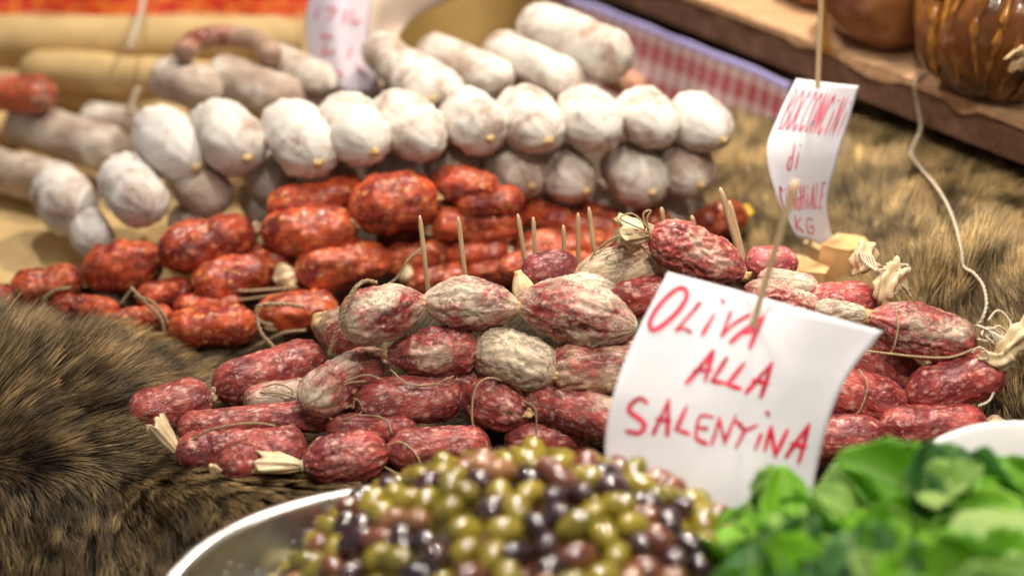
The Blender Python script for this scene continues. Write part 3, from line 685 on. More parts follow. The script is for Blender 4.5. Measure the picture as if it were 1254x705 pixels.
cho((700, 258), (770, 276), 38, .05, 'short sausage at the right end of the heap under the white stack')
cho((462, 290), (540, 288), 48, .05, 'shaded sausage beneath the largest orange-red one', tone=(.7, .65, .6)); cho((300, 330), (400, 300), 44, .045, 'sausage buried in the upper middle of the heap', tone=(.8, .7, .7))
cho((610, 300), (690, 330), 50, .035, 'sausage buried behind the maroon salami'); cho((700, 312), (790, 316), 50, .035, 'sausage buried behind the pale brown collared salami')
s = cho((850, 278), (912, 262), 48, .055, 'single dark red sausage lying apart before the right fur, yellow tag on its tip', tone=(.75, .7, .7)); knot(s, 1, .36, plain('yellow_tag', (.85, .55, .03), .4), 'casing_tag', to=(918, 252))

GW = 'white mould-coated salami stacked behind'
def wht(f, bk, dia, z, label, nub=True, **k):
    k.setdefault('mould', .95); k.setdefault('res', (36, 40)); k.setdefault('wr', .03); k.setdefault('lump', .055); k.setdefault('t0', .18); k.setdefault('t1', .15+.35*((f[0]*.37) % 1)); k.setdefault('minlen', 3.0); bk = (f[0]+(bk[0]-f[0])*1.16, f[1]+(bk[1]-f[1])*1.12); dia *= .93
    # f = near end pixel, bk = far end pixel
    s = sausage('white_salami', bk, f, dia, z, label, 'salami', GW, M_WHT, **k)
    if nub and int(f[0]+f[1]) % 3: knot(s, 1, .12, M_YEL, seed=int(f[0]) % 7, ln=.2)
    return s
T1 = (1, 1, 1.03)
for f, b_, dia, z, lab, kw in [
    ((240, 206), (192, 158), 86, .115, 'bright white salami leading the upper row at its left end', dict(tone=T1)),
    ((303, 194), (262, 148), 82, .135, 'second white salami of the upper row from the left', dict(mould=.85)),
    ((390, 200), (352, 148), 84, .145, 'third white salami of the upper row, ridged and tilted', dict()),
    ((458, 186), (418, 140), 82, .155, 'fourth white salami of the upper row', dict(mould=.9)),
    ((532, 182), (480, 136), 82, .155, 'fifth white salami of the upper row, hollow on its face', dict(mould=.8)),
    ((600, 170), (566, 134), 78, .16, 'sixth white salami of the upper row, over the red heap', dict(mould=.82)),
    ((672, 172), (634, 130), 82, .16, 'seventh white salami of the upper row, dented', dict(mould=.8)),
    ((745, 170), (708, 130), 82, .16, 'eighth white salami of the upper row', dict(mould=.86)),
    ((818, 166), (780, 132), 76, .16, 'second white salami from the right in the upper row', dict(mould=.84)),
    ((886, 172), (840, 136), 76, .155, 'rightmost white salami of the upper row beside the fur', dict(mould=.92)),
    ((182, 262), (150, 212), 76, .085, 'lower white salami at left with a yellowish tip, above the fat red sausage', dict(tone=T1)),
    ((272, 250), (238, 222), 70, .085, 'brownish-grey salami under the leftmost white ones', dict(mould=.5)),
    ((345, 238), (320, 200), 66, .085, 'cream salami in the lower row over the dark red sausage', dict(mould=.75)),
    ((425, 240), (395, 212), 66, .09, 'greyish salami of the lower row behind the red heap', dict(mould=.6)),
    ((500, 215), (470, 195), 62, .10, 'small pale salami in the lower row behind the largest red sausage', dict(mould=.7)),
    ((576, 222), (545, 198), 64, .105, 'cream salami of the lower row just right of the topmost red sausage', dict(mould=.6)),
    ((652, 228), (615, 196), 76, .105, 'beige-streaked salami of the lower row', dict(mould=.62)),
    ((718, 234), (684, 204), 72, .10, 'white-capped salami in the middle of the lower row', dict(mould=.7)),
    ((800, 236), (766, 202), 78, .10, 'creamy salami of the lower row with a yellow tip', dict(mould=.72)),
    ((858, 226), (830, 198), 74, .105, 'rightmost salami of the lower row', dict(mould=.68)),
    ((255, 300), (228, 266), 60, .045, 'bottom row greyish salami behind the dark red sausage', dict(mould=.6)),
    ((600, 268), (575, 240), 60, .045, 'bottom row salami behind the wide orange sausage', dict(mould=.5)),
    ((690, 272), (660, 244), 62, .045, 'bottom row salami left of the gap', dict(mould=.5)),
    ((756, 272), (728, 246), 62, .045, 'bottom row salami in the middle, mostly hidden', dict(mould=.6)),
    ((835, 276), (806, 248), 64, .045, 'bottom row salami at the right, mostly hidden', dict(mould=.55)),
    ((92, 268), (74, 238), 78, .055, 'round-ended white salami with a pink patch on the wrapping paper at left', dict(tone=T1, mould=.82)),
    ((122, 304), (104, 270), 54, .04, 'small powdery white salami leaning on the round-ended one', dict(tone=T1)),
    ((330, 268), (310, 236), 50, .05, 'bottom row cream salami between the red ones', dict(mould=.5)),
    ]:
    wht(f, b_, dia, z, lab, **kw)
for f, b_, dia, z, lab, kw in [
    ((158, 192), (34, 152), 66, .05, 'long greyish-pink salami lying across at the left over the wrapping paper', dict(mould=.52, t0=.1)),
    ((92, 232), (-12, 204), 60, .035, 'long grey salami at the left edge in front of the other', dict(mould=.5, t0=.1)),
    ((178, 155), (112, 142), 42, .05, 'small pale pinkish salami behind the long greyish-pink one', dict(mould=.6)),
    ((272, 118), (202, 94), 64, .13, 'brownish mottled salami at the back left behind the upper row', dict(mould=.45)),
    ((365, 128), (274, 92), 62, .135, 'beige mottled salami at the back left, right of the brownish one', dict(mould=.58)),
    ((408, 108), (340, 74), 52, .145, 'pale salami at the back beside the blurred paper sign', dict(mould=.68)),
    ((530, 120), (468, 62), 56, .175, 'cream salami at the back, just right of the blurred paper sign', dict(mould=.72)),
    ((562, 122), (500, 80), 54, .17, 'lumpy cream salami at the back crossing in front of its neighbour', dict(mould=.66)),
    ((622, 104), (532, 64), 60, .17, 'long cream salami at the back before the brown card', dict(mould=.68)),
    ((712, 108), (616, 62), 64, .175, 'long pale salami at the back between brown card and gingham cloth', dict(mould=.7)),
    ((768, 78), (660, 32), 74, .20, 'uppermost pale salami at the back against the gingham cloth', dict(mould=.74)),
    ((784, 112), (748, 92), 40, .15, 'small reddish salami under the uppermost pale one', dict(mould=.35, tone=(1.2, .8, .7)))]:
    wht(f, b_, dia, z, lab, **kw)
s = sausage('paprika_sausage', (-40, 112), (66, 116), 50, .10, 'pinkish-orange dried sausage at the left edge beside the paper rolls', 'sausage', GC, M_CHO, mould=.45, res=(36, 40))
pts = [P(x, y, z=.17) for x, y in ((224, 66), (240, 50), (280, 44), (318, 52), (334, 70))]
V, F = tube_vf(catmull(pts, 8), 0.0125*np.array([.5]+[1]*31+[.5]), 20)
o = mesh_obj('curved_sausage', V, F, M_CHO); o['mould'] = .8; o['tone'] = [.75, .72, .70]; tag(o, 'dark reddish sausage curved like an arch on top of the tan paper rolls', 'sausage')

# ------------------------------------------------------------ paper rolls
def roll(a, b_, dia, z, label):
    p0, p1 = P(*a, z=z), P(*b_, z=z); r = dia/2*depth((p0+p1)/2)/FPX
    ax = (p1-p0); n = 30; path = [p0+ax*t for t in np.linspace(0, 1, n)]
    rr = np.array([r*(min(1, .55+.45*min(t, 1-t)/.06))*(1+.02*math.sin(t*40)) for t in np.linspace(0, 1, n)])
    V, F = tube_vf(path, rr, 36); V = np.array(V)
    V += (noise(V*22, int(dia))*.002)[:, None]*np.array([0, 1, 1])
    tag(mesh_obj('paper_roll', V, F, M_KRAFT), label, 'paper roll', 'tan paper rolls at the back left')
roll((-60, 52), (368, 52), 66, .10, 'longest tan paper roll lying across the back left')
roll((28, 84), (330, 104), 50, .085, 'middle tan paper roll, lying in front of the longest')
roll((62, 104), (240, 152), 46, .045, 'short tan paper roll slanting down towards the white salami')
roll((-60, 162), (30, 160), 46, .03, 'tan paper roll end at the left edge under the dried sausage')

for k, pts in enumerate([[(178, -14), (172, 20), (163, 44), (158, 62)], [(170, 108), (163, 122), (160, 138)]]):
    z_ = [.155, .150, .142, .13] if k == 0 else [.092, .082, .07]
    q = [P(x, y, z=z) for (x, y), z in zip(pts, z_)]
    tag(tube('twine', q, .0035, M_TWW), ['white tie hanging across the longest tan paper roll', 'short white tie on the slanting short paper roll'][k], 'string')
# ------------------------------------------------------------ cloths, card, sign at the back
def check_mat(name, c1, c2, scale, border=None):
    m, nt, b = newmat(name); tc = N(nt, 'ShaderNodeTexCoord'); sp = N(nt, 'ShaderNodeSeparateXYZ'); L(nt, tc.outputs['UV'], sp.inputs[0])
    def st(o, s_): return math_(nt, 'LESS_THAN', math_(nt, 'FRACT', math_(nt, 'MULTIPLY', o, s_)), .5)
    a = st(sp.outputs[0], scale[0]); c = st(sp.outputs[1], scale[1])
    f = math_(nt, 'MULTIPLY', math_(nt, 'ADD', a, c), .5)
    col = ramp(nt, f, [(0, c2), (1, c1)]).outputs[0]
    if border:
        col = mixc(nt, math_(nt, 'GREATER_THAN', sp.outputs[1], .93), col, border)
    L(nt, col, b.inputs['Base Color']); b.inputs['Roughness'].default_value = .8
    return m
def patch(name, rows, mat, thick=.0006, nu=24, nv=24, parent=None, label=None, cat=None, group=None, kind=None, wave=0):
    """rows: list of rows of world points; smooth sheet with real thickness"""
    rows = np.array(rows, float)
    a = np.array([catmull(r, 10) for r in rows]); cols = np.array([catmull(a[:, i], 8) for i in range(a.shape[1])])  # cols[i][j]
    g = cols.transpose(1, 0, 2); nj, ni = g.shape[:2]
    if wave: g = g+wave*noise(g*18, 4)[..., None]*np.array([.3, 1, .4])
    du = np.gradient(g, axis=1); dv = np.gradient(g, axis=0); nn = np.cross(du, dv); nn /= np.linalg.norm(nn, axis=-1)[..., None]
    V = np.vstack([g.reshape(-1, 3), (g+nn*thick).reshape(-1, 3)]); m0 = ni*nj
    F = grid_faces(ni, nj); F = [f[::-1] for f in F]+[tuple(i+m0 for i in f) for f in F]
    for i in range(ni-1): F.append((i, i+1, i+1+m0, i+m0)); j = (nj-1)*ni+i; F.append((j+1, j, j+m0, j+1+m0))
    for j in range(nj-1): i = j*ni; F.append((i+ni, i, i+m0, i+ni+m0)); i = j*ni+ni-1; F.append((i, i+ni, i+ni+m0, i+m0))
    o = mesh_obj(name, V, F, mat, parent)
    uv = o.data.uv_layers.new(name='uv')
    vi = np.empty(len(o.data.loops), int); o.data.loops.foreach_get('vertex_index', vi); vi %= m0
    U = np.column_stack([(vi % ni)/(ni-1), 1-(vi//ni)/(nj-1)]).astype(np.float32); uv.data.foreach_set('uv', U.ravel())
    if label: tag(o, label, cat, group, kind)
    return o, g, nn
M_GING = check_mat('gingham_cotton', (.44, .07, .08), (.62, .48, .46), (22, 3), (.42, .38, .72))
pt = P(690, -12, z=.14); pr_ = P(962, 96, z=.13)
dr = (pr_-pt); perp = np.array([-dr[1], dr[0], 0]); perp /= np.linalg.norm(perp)
if perp[1] > 0: perp = -perp
rows = []
for h_, off in ((0, 0.004), (-.04, .010), (-.08, .022), (-.132, .040)):
    rows.append([pt+dr*t+np.array([0, 0, h_])+perp*off*(1+.25*math.sin(t*19)) for t in np.linspace(-.12, 1.03, 12)])
patch('gingham_cloth', rows, M_GING, label='red and white gingham cloth with a violet hem hanging under the wooden plank', cat='cloth', wave=.003)
# red patterned cloth, top left
def red_mat():
    m, nt, b = newmat('red_print_cotton'); tc = N(nt, 'ShaderNodeTexCoord'); mp = N(nt, 'ShaderNodeMapping'); mp.inputs['Scale'].default_value = (17, 5, 1)
    L(nt, tc.outputs['UV'], mp.inputs[0]); n = vor(nt, mp.outputs[0], 1., 'DISTANCE_TO_EDGE', .5)
    f = ramp(nt, n.outputs['Distance'], [(.05, (.90, .30, .02)), (.13, (.72, .045, .01))]).outputs[0]
    g = noi(nt, mp.outputs[0], 1.5, 2); c = mixc(nt, ramp(nt, g, [(.45, (0, 0, 0)), (.6, (1, 1, 1))]).outputs[0], f, (.55, .02, .01))
    L(nt, c, b.inputs['Base Color']); b.inputs['Roughness'].default_value = .7; return m
M_RED = red_mat()
rows = [[P(x, y, d=2.42+.01*math.sin(x/30)) for x in range(-60, 421, 48)] for y in (-60, -20, 10, 62)]
patch('red_cloth', rows, M_RED, label='red cloth with orange pattern hanging behind the tan paper rolls', cat='cloth')
# brown card / paper bag standing at the back
rows = [[P(x, y+(abs(x-590)/60)**2*3, d=dd) for x, dd in ((480, 2.10), (530, 2.16), (590, 2.18), (640, 2.14), (672, 2.06))] for y in (-70, -20, 40, 110)]
patch('brown_card', rows, M_KRAFTD, .002, label='curved olive-brown card standing behind the cream salami at the back', cat='card')
# blurred sign at the back
M_PAPER = plain('white_paper', (.71, .70, .75), .6, .3, 22, .05, .5, .003)
M_PAPB = plain('buff_paper', (.72, .58, .47), .6, .3, 30, .05, .15, .001)
M_INK = plain('red_marker', (.60, .020, .06), .5, .3, 90, .45, .1)
M_MAUVE = plain('mauve_paper', (.62, .56, .64), .6, .3, 30, .05, .15, .001); M_FAINT = plain('faint_ink', (.62, .28, .34), .5, .3, 200, .1, .1)
so, g, nn = patch('paper_sign', [[P(388, -40, d=1.93), P(420, -44, d=1.90), P(462, -40, d=1.92)], [P(374, 20, d=1.92), P(410, 18, d=1.88), P(452, 20, d=1.90)],
    [P(376, 60, d=1.91), P(412, 64, d=1.87), P(452, 68, d=1.89)], [P(388, 104, d=1.90), P(424, 112, d=1.86), P(466, 112, d=1.88)]], M_MAUVE,
    label='out of focus white paper price sign with red writing among the back salami', cat='sign')
patch('folded_flap', [[P(462, -50, d=1.925), P(540, -60, d=1.95), P(640, -60, d=2.0)], [P(455, 0, d=1.905), P(500, -8, d=1.94), P(575, -12, d=1.99)],
    [P(453, 50, d=1.895), P(470, 40, d=1.92), P(500, 28, d=1.95)], [P(468, 112, d=1.885), P(470, 100, d=1.89), P(476, 80, d=1.90)]], M_PAPB, parent=so)

# handwriting helper
def sheet_writer(g, nn, parent, mat, thick, side=1):
    nj, ni = g.shape[:2]; gp = topx(g)
    def at(px, py):
        d2 = (gp[..., 0]-px)**2+(gp[..., 1]-py)**2; j, i = np.unravel_index(np.argmin(d2), d2.shape)
        v, u = float(j), float(i)
        def ev(u, v, A):
            u = min(max(u, 0), ni-1.001); v = min(max(v, 0), nj-1.001); i, j = int(u), int(v); a, b = u-i, v-j
            return (A[j, i]*(1-a)*(1-b)+A[j, i+1]*a*(1-b)+A[j+1, i]*(1-a)*b+A[j+1, i+1]*a*b)
        for _ in range(12):
            c = ev(u, v, gp); e = np.array([px, py])-c
            Ju = ev(u+.3, v, gp)-ev(u-.3, v, gp); Jv = ev(u, v+.3, gp)-ev(u, v-.3, gp)
            J = np.column_stack([Ju, Jv])/.6
            try: s_ = np.linalg.solve(J, e)
            except Exception: break
            u += float(np.clip(s_[0], -3, 3)); v += float(np.clip(s_[1], -3, 3)); u = min(max(u, 0), ni-1.001); v = min(max(v, 0), nj-1.001)
        n_ = ev(u, v, nn); return ev(u, v, g), n_/np.linalg.norm(n_)
    def write(strokes, w, name='lettering', closed=False):
        V = []; F = []
        for st in strokes:
            q = catmull([(a, b, 0) for a, b in st], 6)[:, :2] if len(st) > 2 else np.array([np.array(st[0])*(1-t)+np.array(st[1])*t for t in np.linspace(0, 1, 6)])
            c = [at(*x) for x in q]; pos = np.array([x[0] for x in c]); nr = np.array([x[1] for x in c])
            T = np.gradient(pos, axis=0); T /= np.linalg.norm(T, axis=1)[:, None]+1e-9
            sd = np.cross(nr, T); off = np.sign((nr*(CAM-pos)).sum(1))[:, None]*nr*(thick+.0004)
            k = len(pos); ww = w*(1+.25*np.sin(np.linspace(0, 3.1, k)+len(V)))[:, None]
            pos[0] -= T[0]*w*.5; pos[-1] += T[-1]*w*.5
            ww[0] *= .6; ww[-1] *= .6
            b0 = len(V)
            for s_ in (-1, 1): V += list(pos+off+sd*ww*s_/2)
            F += [(b0+i, b0+i+1, b0+k+i+1, b0+k+i) for i in range(k-1)]
        return mesh_obj(name, V, F, mat, parent)
    return write
wr_ = sheet_writer(g, nn, so, M_FAINT, .0006)
wr_([[(392, 8), (386, 22)], [(400, 10), (412, 12), (402, 24)], [(424, 14), (420, 28)], [(432, 14), (430, 28), (440, 26)], [(394, 44), (408, 46)], [(400, 54), (396, 66), (410, 64)], [(430, 58), (426, 72)], [(436, 80), (446, 94)], [(412, 86), (420, 94)]], .0034)

# ------------------------------------------------------------ plank and cheeses on it
pa, pb = P(1330, 232, z=.135), P(800, 20, z=.135)
dv = (pb-pa); dv /= np.linalg.norm(dv); nb = np.array([dv[1], -dv[0], 0]);
if nb[1] < 0: nb = -nb
LPK = np.linalg.norm(pb-pa)+.35; wdt = .42; th_ = .042
n = 140; V = []; F = []
us = np.linspace(-.25, LPK, n)
for u in us:
    e = .004*noise(np.array([[u*30, 1, 2.]]), 1)[0]+.003*noise(np.array([[u*110, 4, 2.]]), 2)[0]
    sec = [(0, 0), (e*.5, th_*.33), (e*.8, th_*.66), (e+.001, th_-.003), (e+.004, th_), (wdt*.3, th_+.001), (wdt, th_), (wdt, 0)]
    for a, h in sec: V.append(pa+dv*u+nb*a+np.array([0, 0, h]))
m_ = 8
F = grid_faces(m_, n, True)
o = mesh_obj('wooden_plank', V, F, M_PLANK, smooth=False, loc=tuple(pa)); tag(o, 'thick rough brown plank running back from the right edge above the fur', 'plank')
# top layer, warm light put into its colour, torn edge lapping over the front
V = []
for u in us:
    e = .010+.006*noise(np.array([[u*14, 7, 2.]]), 4)[0]+.004*noise(np.array([[u*60, 9, 2.]]), 5)[0]
    drop = max(0, noise(np.array([[u*18, 3, 5.]]), 8)[0]-.18)*.04
    V += [pa+dv*u+nb*(-.0035)+np.array([0, 0, th_-.004-drop]), pa+dv*u+nb*(-.0025)+np.array([0, 0, th_+.003]), pa+dv*u+nb*.015+np.array([0, 0, th_+.0045]), pa+dv*u+nb*(wdt*.98)+np.array([0, 0, th_+.003]), pa+dv*u+nb*(wdt*.98)+np.array([0, 0, th_+.0012]), pa+dv*u+nb*.002+np.array([0, 0, th_-.006])]
mesh_obj('lit_top', V, grid_faces(6, n, True), M_PLTOP, o, smooth=False)

def amber_mat(name, c1, c2, c3):
    m, nt, b = newmat(name); v = coords(nt)
    f = noi(nt, v, 9, 4, .6, .5); g = noi(nt, v, 40, 4, .6)
    c = ramp(nt, f, [(.3, c1), (.5, c2), (.68, c3)]).outputs[0]
    L(nt, c, b.inputs['Base Color']); b.inputs['Roughness'].default_value = .24
    b.inputs['Coat Weight'].default_value = .3
    bump(nt, b, math_(nt, 'ADD', f, math_(nt, 'MULTIPLY', g, .3)), .5, .006); return m
M_AMB = amber_mat('amber_rind', (.035, .012, .006), (.22, .070, .014), (.56, .26, .04))
M_AMB2 = amber_mat('chestnut_rind', (.09, .022, .010), (.20, .06, .025), (.34, .13, .04))
def gourd(name, px, py, rx, rz, label, mat, ribs, depthf=1., off=.09, seed=1):
    # centre over the plank
    c = P(px, py, z=.135+th_+rz*.92)
    nu, nv = 72, 48; V = []
    for j in range(nv):
        ph = math.pi*(j+.001)/(nv-.998)
        for i in range(nu):
            a = 2*math.pi*i/nu
            k = 1+.09*(abs(math.cos(a*ribs/2+seed))-.5)*math.sin(ph)+.03*math.cos(a*3+seed*2)
            V.append((rx*k*math.sin(ph)*math.cos(a), rx*k*depthf*math.sin(ph)*math.sin(a), rz*math.cos(ph)))
    V = np.array(V); V *= (1+.05*noise(V*18, seed)+.02*noise(V*60, seed+3))[:, None]
    o = mesh_obj(name, V+c, grid_faces(nu, nv, True), mat); tag(o, label, 'cheese', 'cured goods on the plank'); return o, c
o, c = gourd('smoked_cheese', 1232, 20, .092, .085, 'big glossy amber-brown lump with a torn pale skin at the right end of the plank', M_AMB, 9)
# folds of skin with torn pale edges
M_TORN = plain('torn_pale_skin', (.60, .42, .22), .35, .5, 90, .4, .8, .002)
rs_ = random.Random(4)
for k in range(11):
    a0 = -2.7+k*.19+rs_.uniform(-.05, .05); ph0 = rs_.uniform(-.9, -.2); pts = []
    for t in np.linspace(0, 1, 8):
        ph_ = ph0+1.5*t; kk = 1.0+.05*math.cos(a0*9+1)*math.cos(ph_)
        aa = a0+.07*math.sin(t*4+k)
        pts.append(c+np.array([.0935*kk*math.cos(aa)*math.cos(ph_), .0935*kk*math.sin(aa)*math.cos(ph_), .087*math.sin(ph_)]))
    pth = catmull(pts, 5); rr = .0042*np.sin(np.linspace(.1, 3.0, len(pth)))*(1+.3*np.sin(np.arange(len(pth))*.9+k))
    V, F = tube_vf(pth, np.abs(rr)+.0004, 8); V = np.array(V)+(noise(np.array(V)*90, k)*.003)[:, None]
    mesh_obj('skin_fold', V, F, M_AMB, o)
for k in range(7):
    aa, ph_ = -1.75+rs_.uniform(-.25, .3), rs_.uniform(-.15, .35); b0 = c+np.array([.098*math.cos(aa)*math.cos(ph_), .098*math.sin(aa)*math.cos(ph_), .090*math.sin(ph_)])
    pth = catmull([b0, b0+np.array([rs_.uniform(-.01, .01), -.002, rs_.uniform(-.012, .012)]), b0+np.array([rs_.uniform(-.02, .02), -.004, rs_.uniform(-.02, .008)])], 5)
    V, F = tube_vf(pth, .0035*np.sin(np.linspace(.3, 3.0, len(pth))), 8); V = np.array(V)+(noise(np.array(V)*160, k)*.004)[:, None]
    mesh_obj('torn_skin', V, F, M_TORN, o)
o, c = gourd('smoked_cheese', 1092, -22, .082, .072, 'chestnut brown round lump with an orange left edge behind the amber one', M_AMB2, 7, 1., seed=3)
pts = [c+np.array([-.078*math.cos(t*.4), -.03+.01*t, .07*math.sin(t)]) for t in np.linspace(-1.2, 1.2, 9)]
tube('orange_rib', pts, .005, M_AMB, o, 4, 10)
gourd('smoked_cheese', 1000, -28, .045, .035, 'small brown lump furthest along the plank beside the skewer', M_AMB2, 5, seed=5)

# hanging string
def pf(px, py, off):
    v = ray(px, py); n_ = nb; return CAM+v*(float((pa-CAM) @ n_)-off)/float(v @ n_)
q = [P(1156, 86, z=.135+th_+.005), P(1136, 90, z=.135+th_+.005)]
q += [pf(1120, 102, .010), pf(1123, 128, .008), pf(1127, 158, .010)]
q += [G(x, y, .027) for x, y in ((1116, 186), (1128, 206), (1142, 222), (1158, 246), (1170, 275), (1177, 305), (1180, 326), (1192, 334), (1204, 350), (1208, 372), (1203, 390), (1195, 400))]
hs = tube('twine', q, .0016, M_TWW, None, 8, 8, .1); tag(hs, 'long off-white string trailing from the plank down over the golden fur', 'string')

def tangle(cx, cy, dd, n, rad, r, label, seed, mat=M_TWW, extra=None):
    rs = random.Random(seed); c = P(cx, cy, d=dd); root = empty('twine_knot', c, label, 'twine')
    for k in range(n):
        x, y = rs.uniform(-.3, .3)*rad, rs.uniform(-.3, .3)*rad; a = rs.uniform(0, 6.28); pts = []
        for j in range(6):
            a += rs.uniform(.5, 1.3); q_ = rad*rs.uniform(.35, 1)
            pts.append(P(cx+x+q_*math.cos(a), cy+y+q_*.7*math.sin(a), d=dd+rs.uniform(-.008, .008)))
        tube('strand', pts, r, mat, root, 7, 6, .1)
    return root
t = tangle(1218, 412, 1.455, 4, 17, .0011, 'knotted off-white twine with a frayed casing end at the right edge', 3)
for k in range(5): tube('strand', [P(1197+k*2, 398+k, d=1.455), P(1212+k*4, 406+k*2, d=1.448), P(1224+k*3, 424+k, d=1.45), P(1232+k*3, 436-k, d=1.46)], .0012, M_TWW, t, 7, 6, .1)
tube('strand', [P(1210, 392, d=1.45), P(1222, 380, d=1.455), P(1236, 392, d=1.455), P(1238, 408, d=1.45)], .0011, M_TWW, t)
tube('strand', [P(1190, 432, d=1.45), P(1200, 425, d=1.445), P(1212, 437, d=1.445), P(1200, 440, d=1.45)], .0011, M_TWW, t)
tube('strand', [P(1198, 497, d=1.44), P(1212, 490, d=1.445), P(1219, 474, d=1.46)], .0012, M_TWW, t)
def scrap(parent, pts, w0, w1, name='casing_scrap', mat=None, seed=1):
    pth = catmull(pts, 6); n_ = len(pth); rr = np.linspace(w0, w1, n_)*(1+.12*np.sin(np.arange(n_)*1.3+seed))
    V, F = tube_vf(pth, rr, 30); V = np.array(V); C_ = np.repeat(pth, 30, 0); a_ = np.tile(np.arange(30)*2*math.pi/30, n_); t_ = np.repeat(np.linspace(0, 1, n_), 30)
    V = C_+(V-C_)*(1+.34*np.cos(a_*5+seed+t_*1.5)+.12*np.cos(a_*8+seed*2))[:, None]*np.array([1, .7, 1])
    V += (noise(V*160, seed)*.0016)[:, None]*np.array([.6, .6, 1]); return mesh_obj(name, V, F, mat or M_TAIL, parent)
scrap(t, [P(1222, 440, d=1.455), P(1236, 424, d=1.45), P(1258, 408, d=1.45), P(1276, 400, d=1.45)], .006, .014, seed=2)
scrap(t, [P(1200, 434, d=1.455), P(1222, 442, d=1.45), P(1236, 436, d=1.45)], .004, .009, seed=5)
t = tangle(1086, 338, 1.52, 5, 22, .0011, 'tangled beige twine and casing between the cheese wedges and the golden fur', 9)
scrap(t, [P(1084, 372, d=1.515), P(1084, 356, d=1.51), P(1090, 342, d=1.515), P(1100, 336, d=1.52)], .006, .013, seed=3)
scrap(t, [P(1062, 332, d=1.54), P(1058, 316, d=1.54), P(1064, 302, d=1.545)], .010, .009, seed=7, mat=M_TAIL)
for k in range(5): tube('strand', [P(1052+k*4, 306+k*2, d=1.53), P(1060+k*5, 322+k*4, d=1.52), P(1082+k*6, 334+k*4, d=1.515), P(1108+k*2, 324+k*10, d=1.52)], .0011, M_TWW, t, 7, 6, .1)

# ------------------------------------------------------------ cheese wedges and sliced meat
def chunk(name, hull, z, h, mat, label, cat, group=None):
    """hull: outline pixels of the top face, extruded down h metres, edges softened"""
    top = np.array([P(x, y, z=z) for x, y in hull]); k = len(top); c = top.mean(0)
    rings = [(.93, 0), (1, -.003), (1.02, -h*.5), (1.0, -h+.002), (.96, -h)]; V = []
    for s_, dz in rings: V += list(c+(top-c)*s_+np.array([0, 0, dz]))
    F = [tuple(range(k))]+[f for f in grid_faces(k, len(rings), True)]+[tuple((len(rings)-1)*k+i for i in range(k))[::-1]]
    o = mesh_obj(name, V, F, mat, smooth=True); bv = o.modifiers.new('soft', 'BEVEL'); bv.width = .004; bv.segments = 3
    return tag(o, label, cat, group)
M_CHS = plain('yellow_cheese', (.82, .50, .22), .5, .4, 40, .22, .4, .002, Subsurface_Weight=.1, Subsurface_Scale=.01)
M_CHP = plain('pale_cheese', (.85, .68, .38), .45, .4, 40, .15, .4, .002, Subsurface_Weight=.1, Subsurface_Scale=.01)
chunk('cheese_wedge', [(1004, 300), (1026, 286), (1058, 290), (1066, 300), (1040, 306)], .085, .045, M_CHS, 'largest orange-yellow cheese wedge below the small hanging sign', 'cheese')
chunk('cheese_wedge', [(962, 330), (984, 314), (1014, 328), (1010, 334)], .07, .030, M_CHS, 'low orange cheese wedge left of the largest', 'cheese')
chunk('cheese_wedge', [(940, 322), (958, 310), (990, 314), (980, 326), (950, 332)], .06, .028, M_CHP, 'pale yellow cheese piece next to the pink meat', 'cheese')
chunk('cheese_wedge', [(985, 296), (1002, 288), (1020, 296), (1006, 306)], .065, .03, M_CHP, 'small pale cheese bit right under the small hanging sign', 'cheese')
sausage('cured_meat', (912, 322), (978, 322), 44, .07, 'smooth shiny pink piece of cured meat behind the large sign', 'meat', None, M_SAL, mould=0, tone=(1.5, 1.6, 1.9), wr=.01, lump=.03, t0=.1, t1=.3, d=1.55)

# ------------------------------------------------------------ toothpicks
def pick(x0, y0, x1, y1, d0, r, label, d1=None, blunt=False, cat='toothpick', name='toothpick', group='toothpicks stuck in the pile'):
    a = P(x0, y0, d=d0); b_ = P(x1, y1, Y=a[1]) if d1 is None else P(x1, y1, d=d1)
    pth = np.array([a+(b_-a)*t for t in np.linspace(0, 1, 24)])
    rr = np.full(24, r); rr[:3] = r*np.array([.35, .7, .95]) if not blunt else r; rr[-2:] = (r*.6, r*.2)
    V, F = tube_vf(pth, rr, 10); tag(mesh_obj(name, V, F, M_PICK), label, cat, group)
for a in [(514, 264, 526, 372, 1.50, 'leftmost toothpick, standing in the top chain'), (561, 266, 572, 356, 1.50, 'second toothpick from the left'),
          (634, 262, 648, 350, 1.53, 'left one of the pair of toothpicks above the cream knob'), (653, 266, 657, 345, 1.53, 'right one of the pair of toothpicks above the maroon salami'),
          (690, 276, 692, 340, 1.55, 'faint thin toothpick in the middle of the right group'), (708, 261, 708, 340, 1.54, 'straight upright toothpick above the pale brown salami'),
          (721, 254, 731, 335, 1.54, 'tilted toothpick just left of the cream collar'), (810, 254, 817, 300, 1.56, 'toothpick right of the string tied end of the wrinkled top salami'), (847, 264, 856, 300, 1.56, 'short toothpick above the middle of the wrinkled top salami')]:
    pick(*a[:5], .00215, a[5])
pick(882, 230, 912, 335, 1.53, .0030, 'left of the two thick picks crossing beside the pink meat'); pick(893, 246, 916, 338, 1.54, .0026, 'right of the two thick picks beside the pink meat')

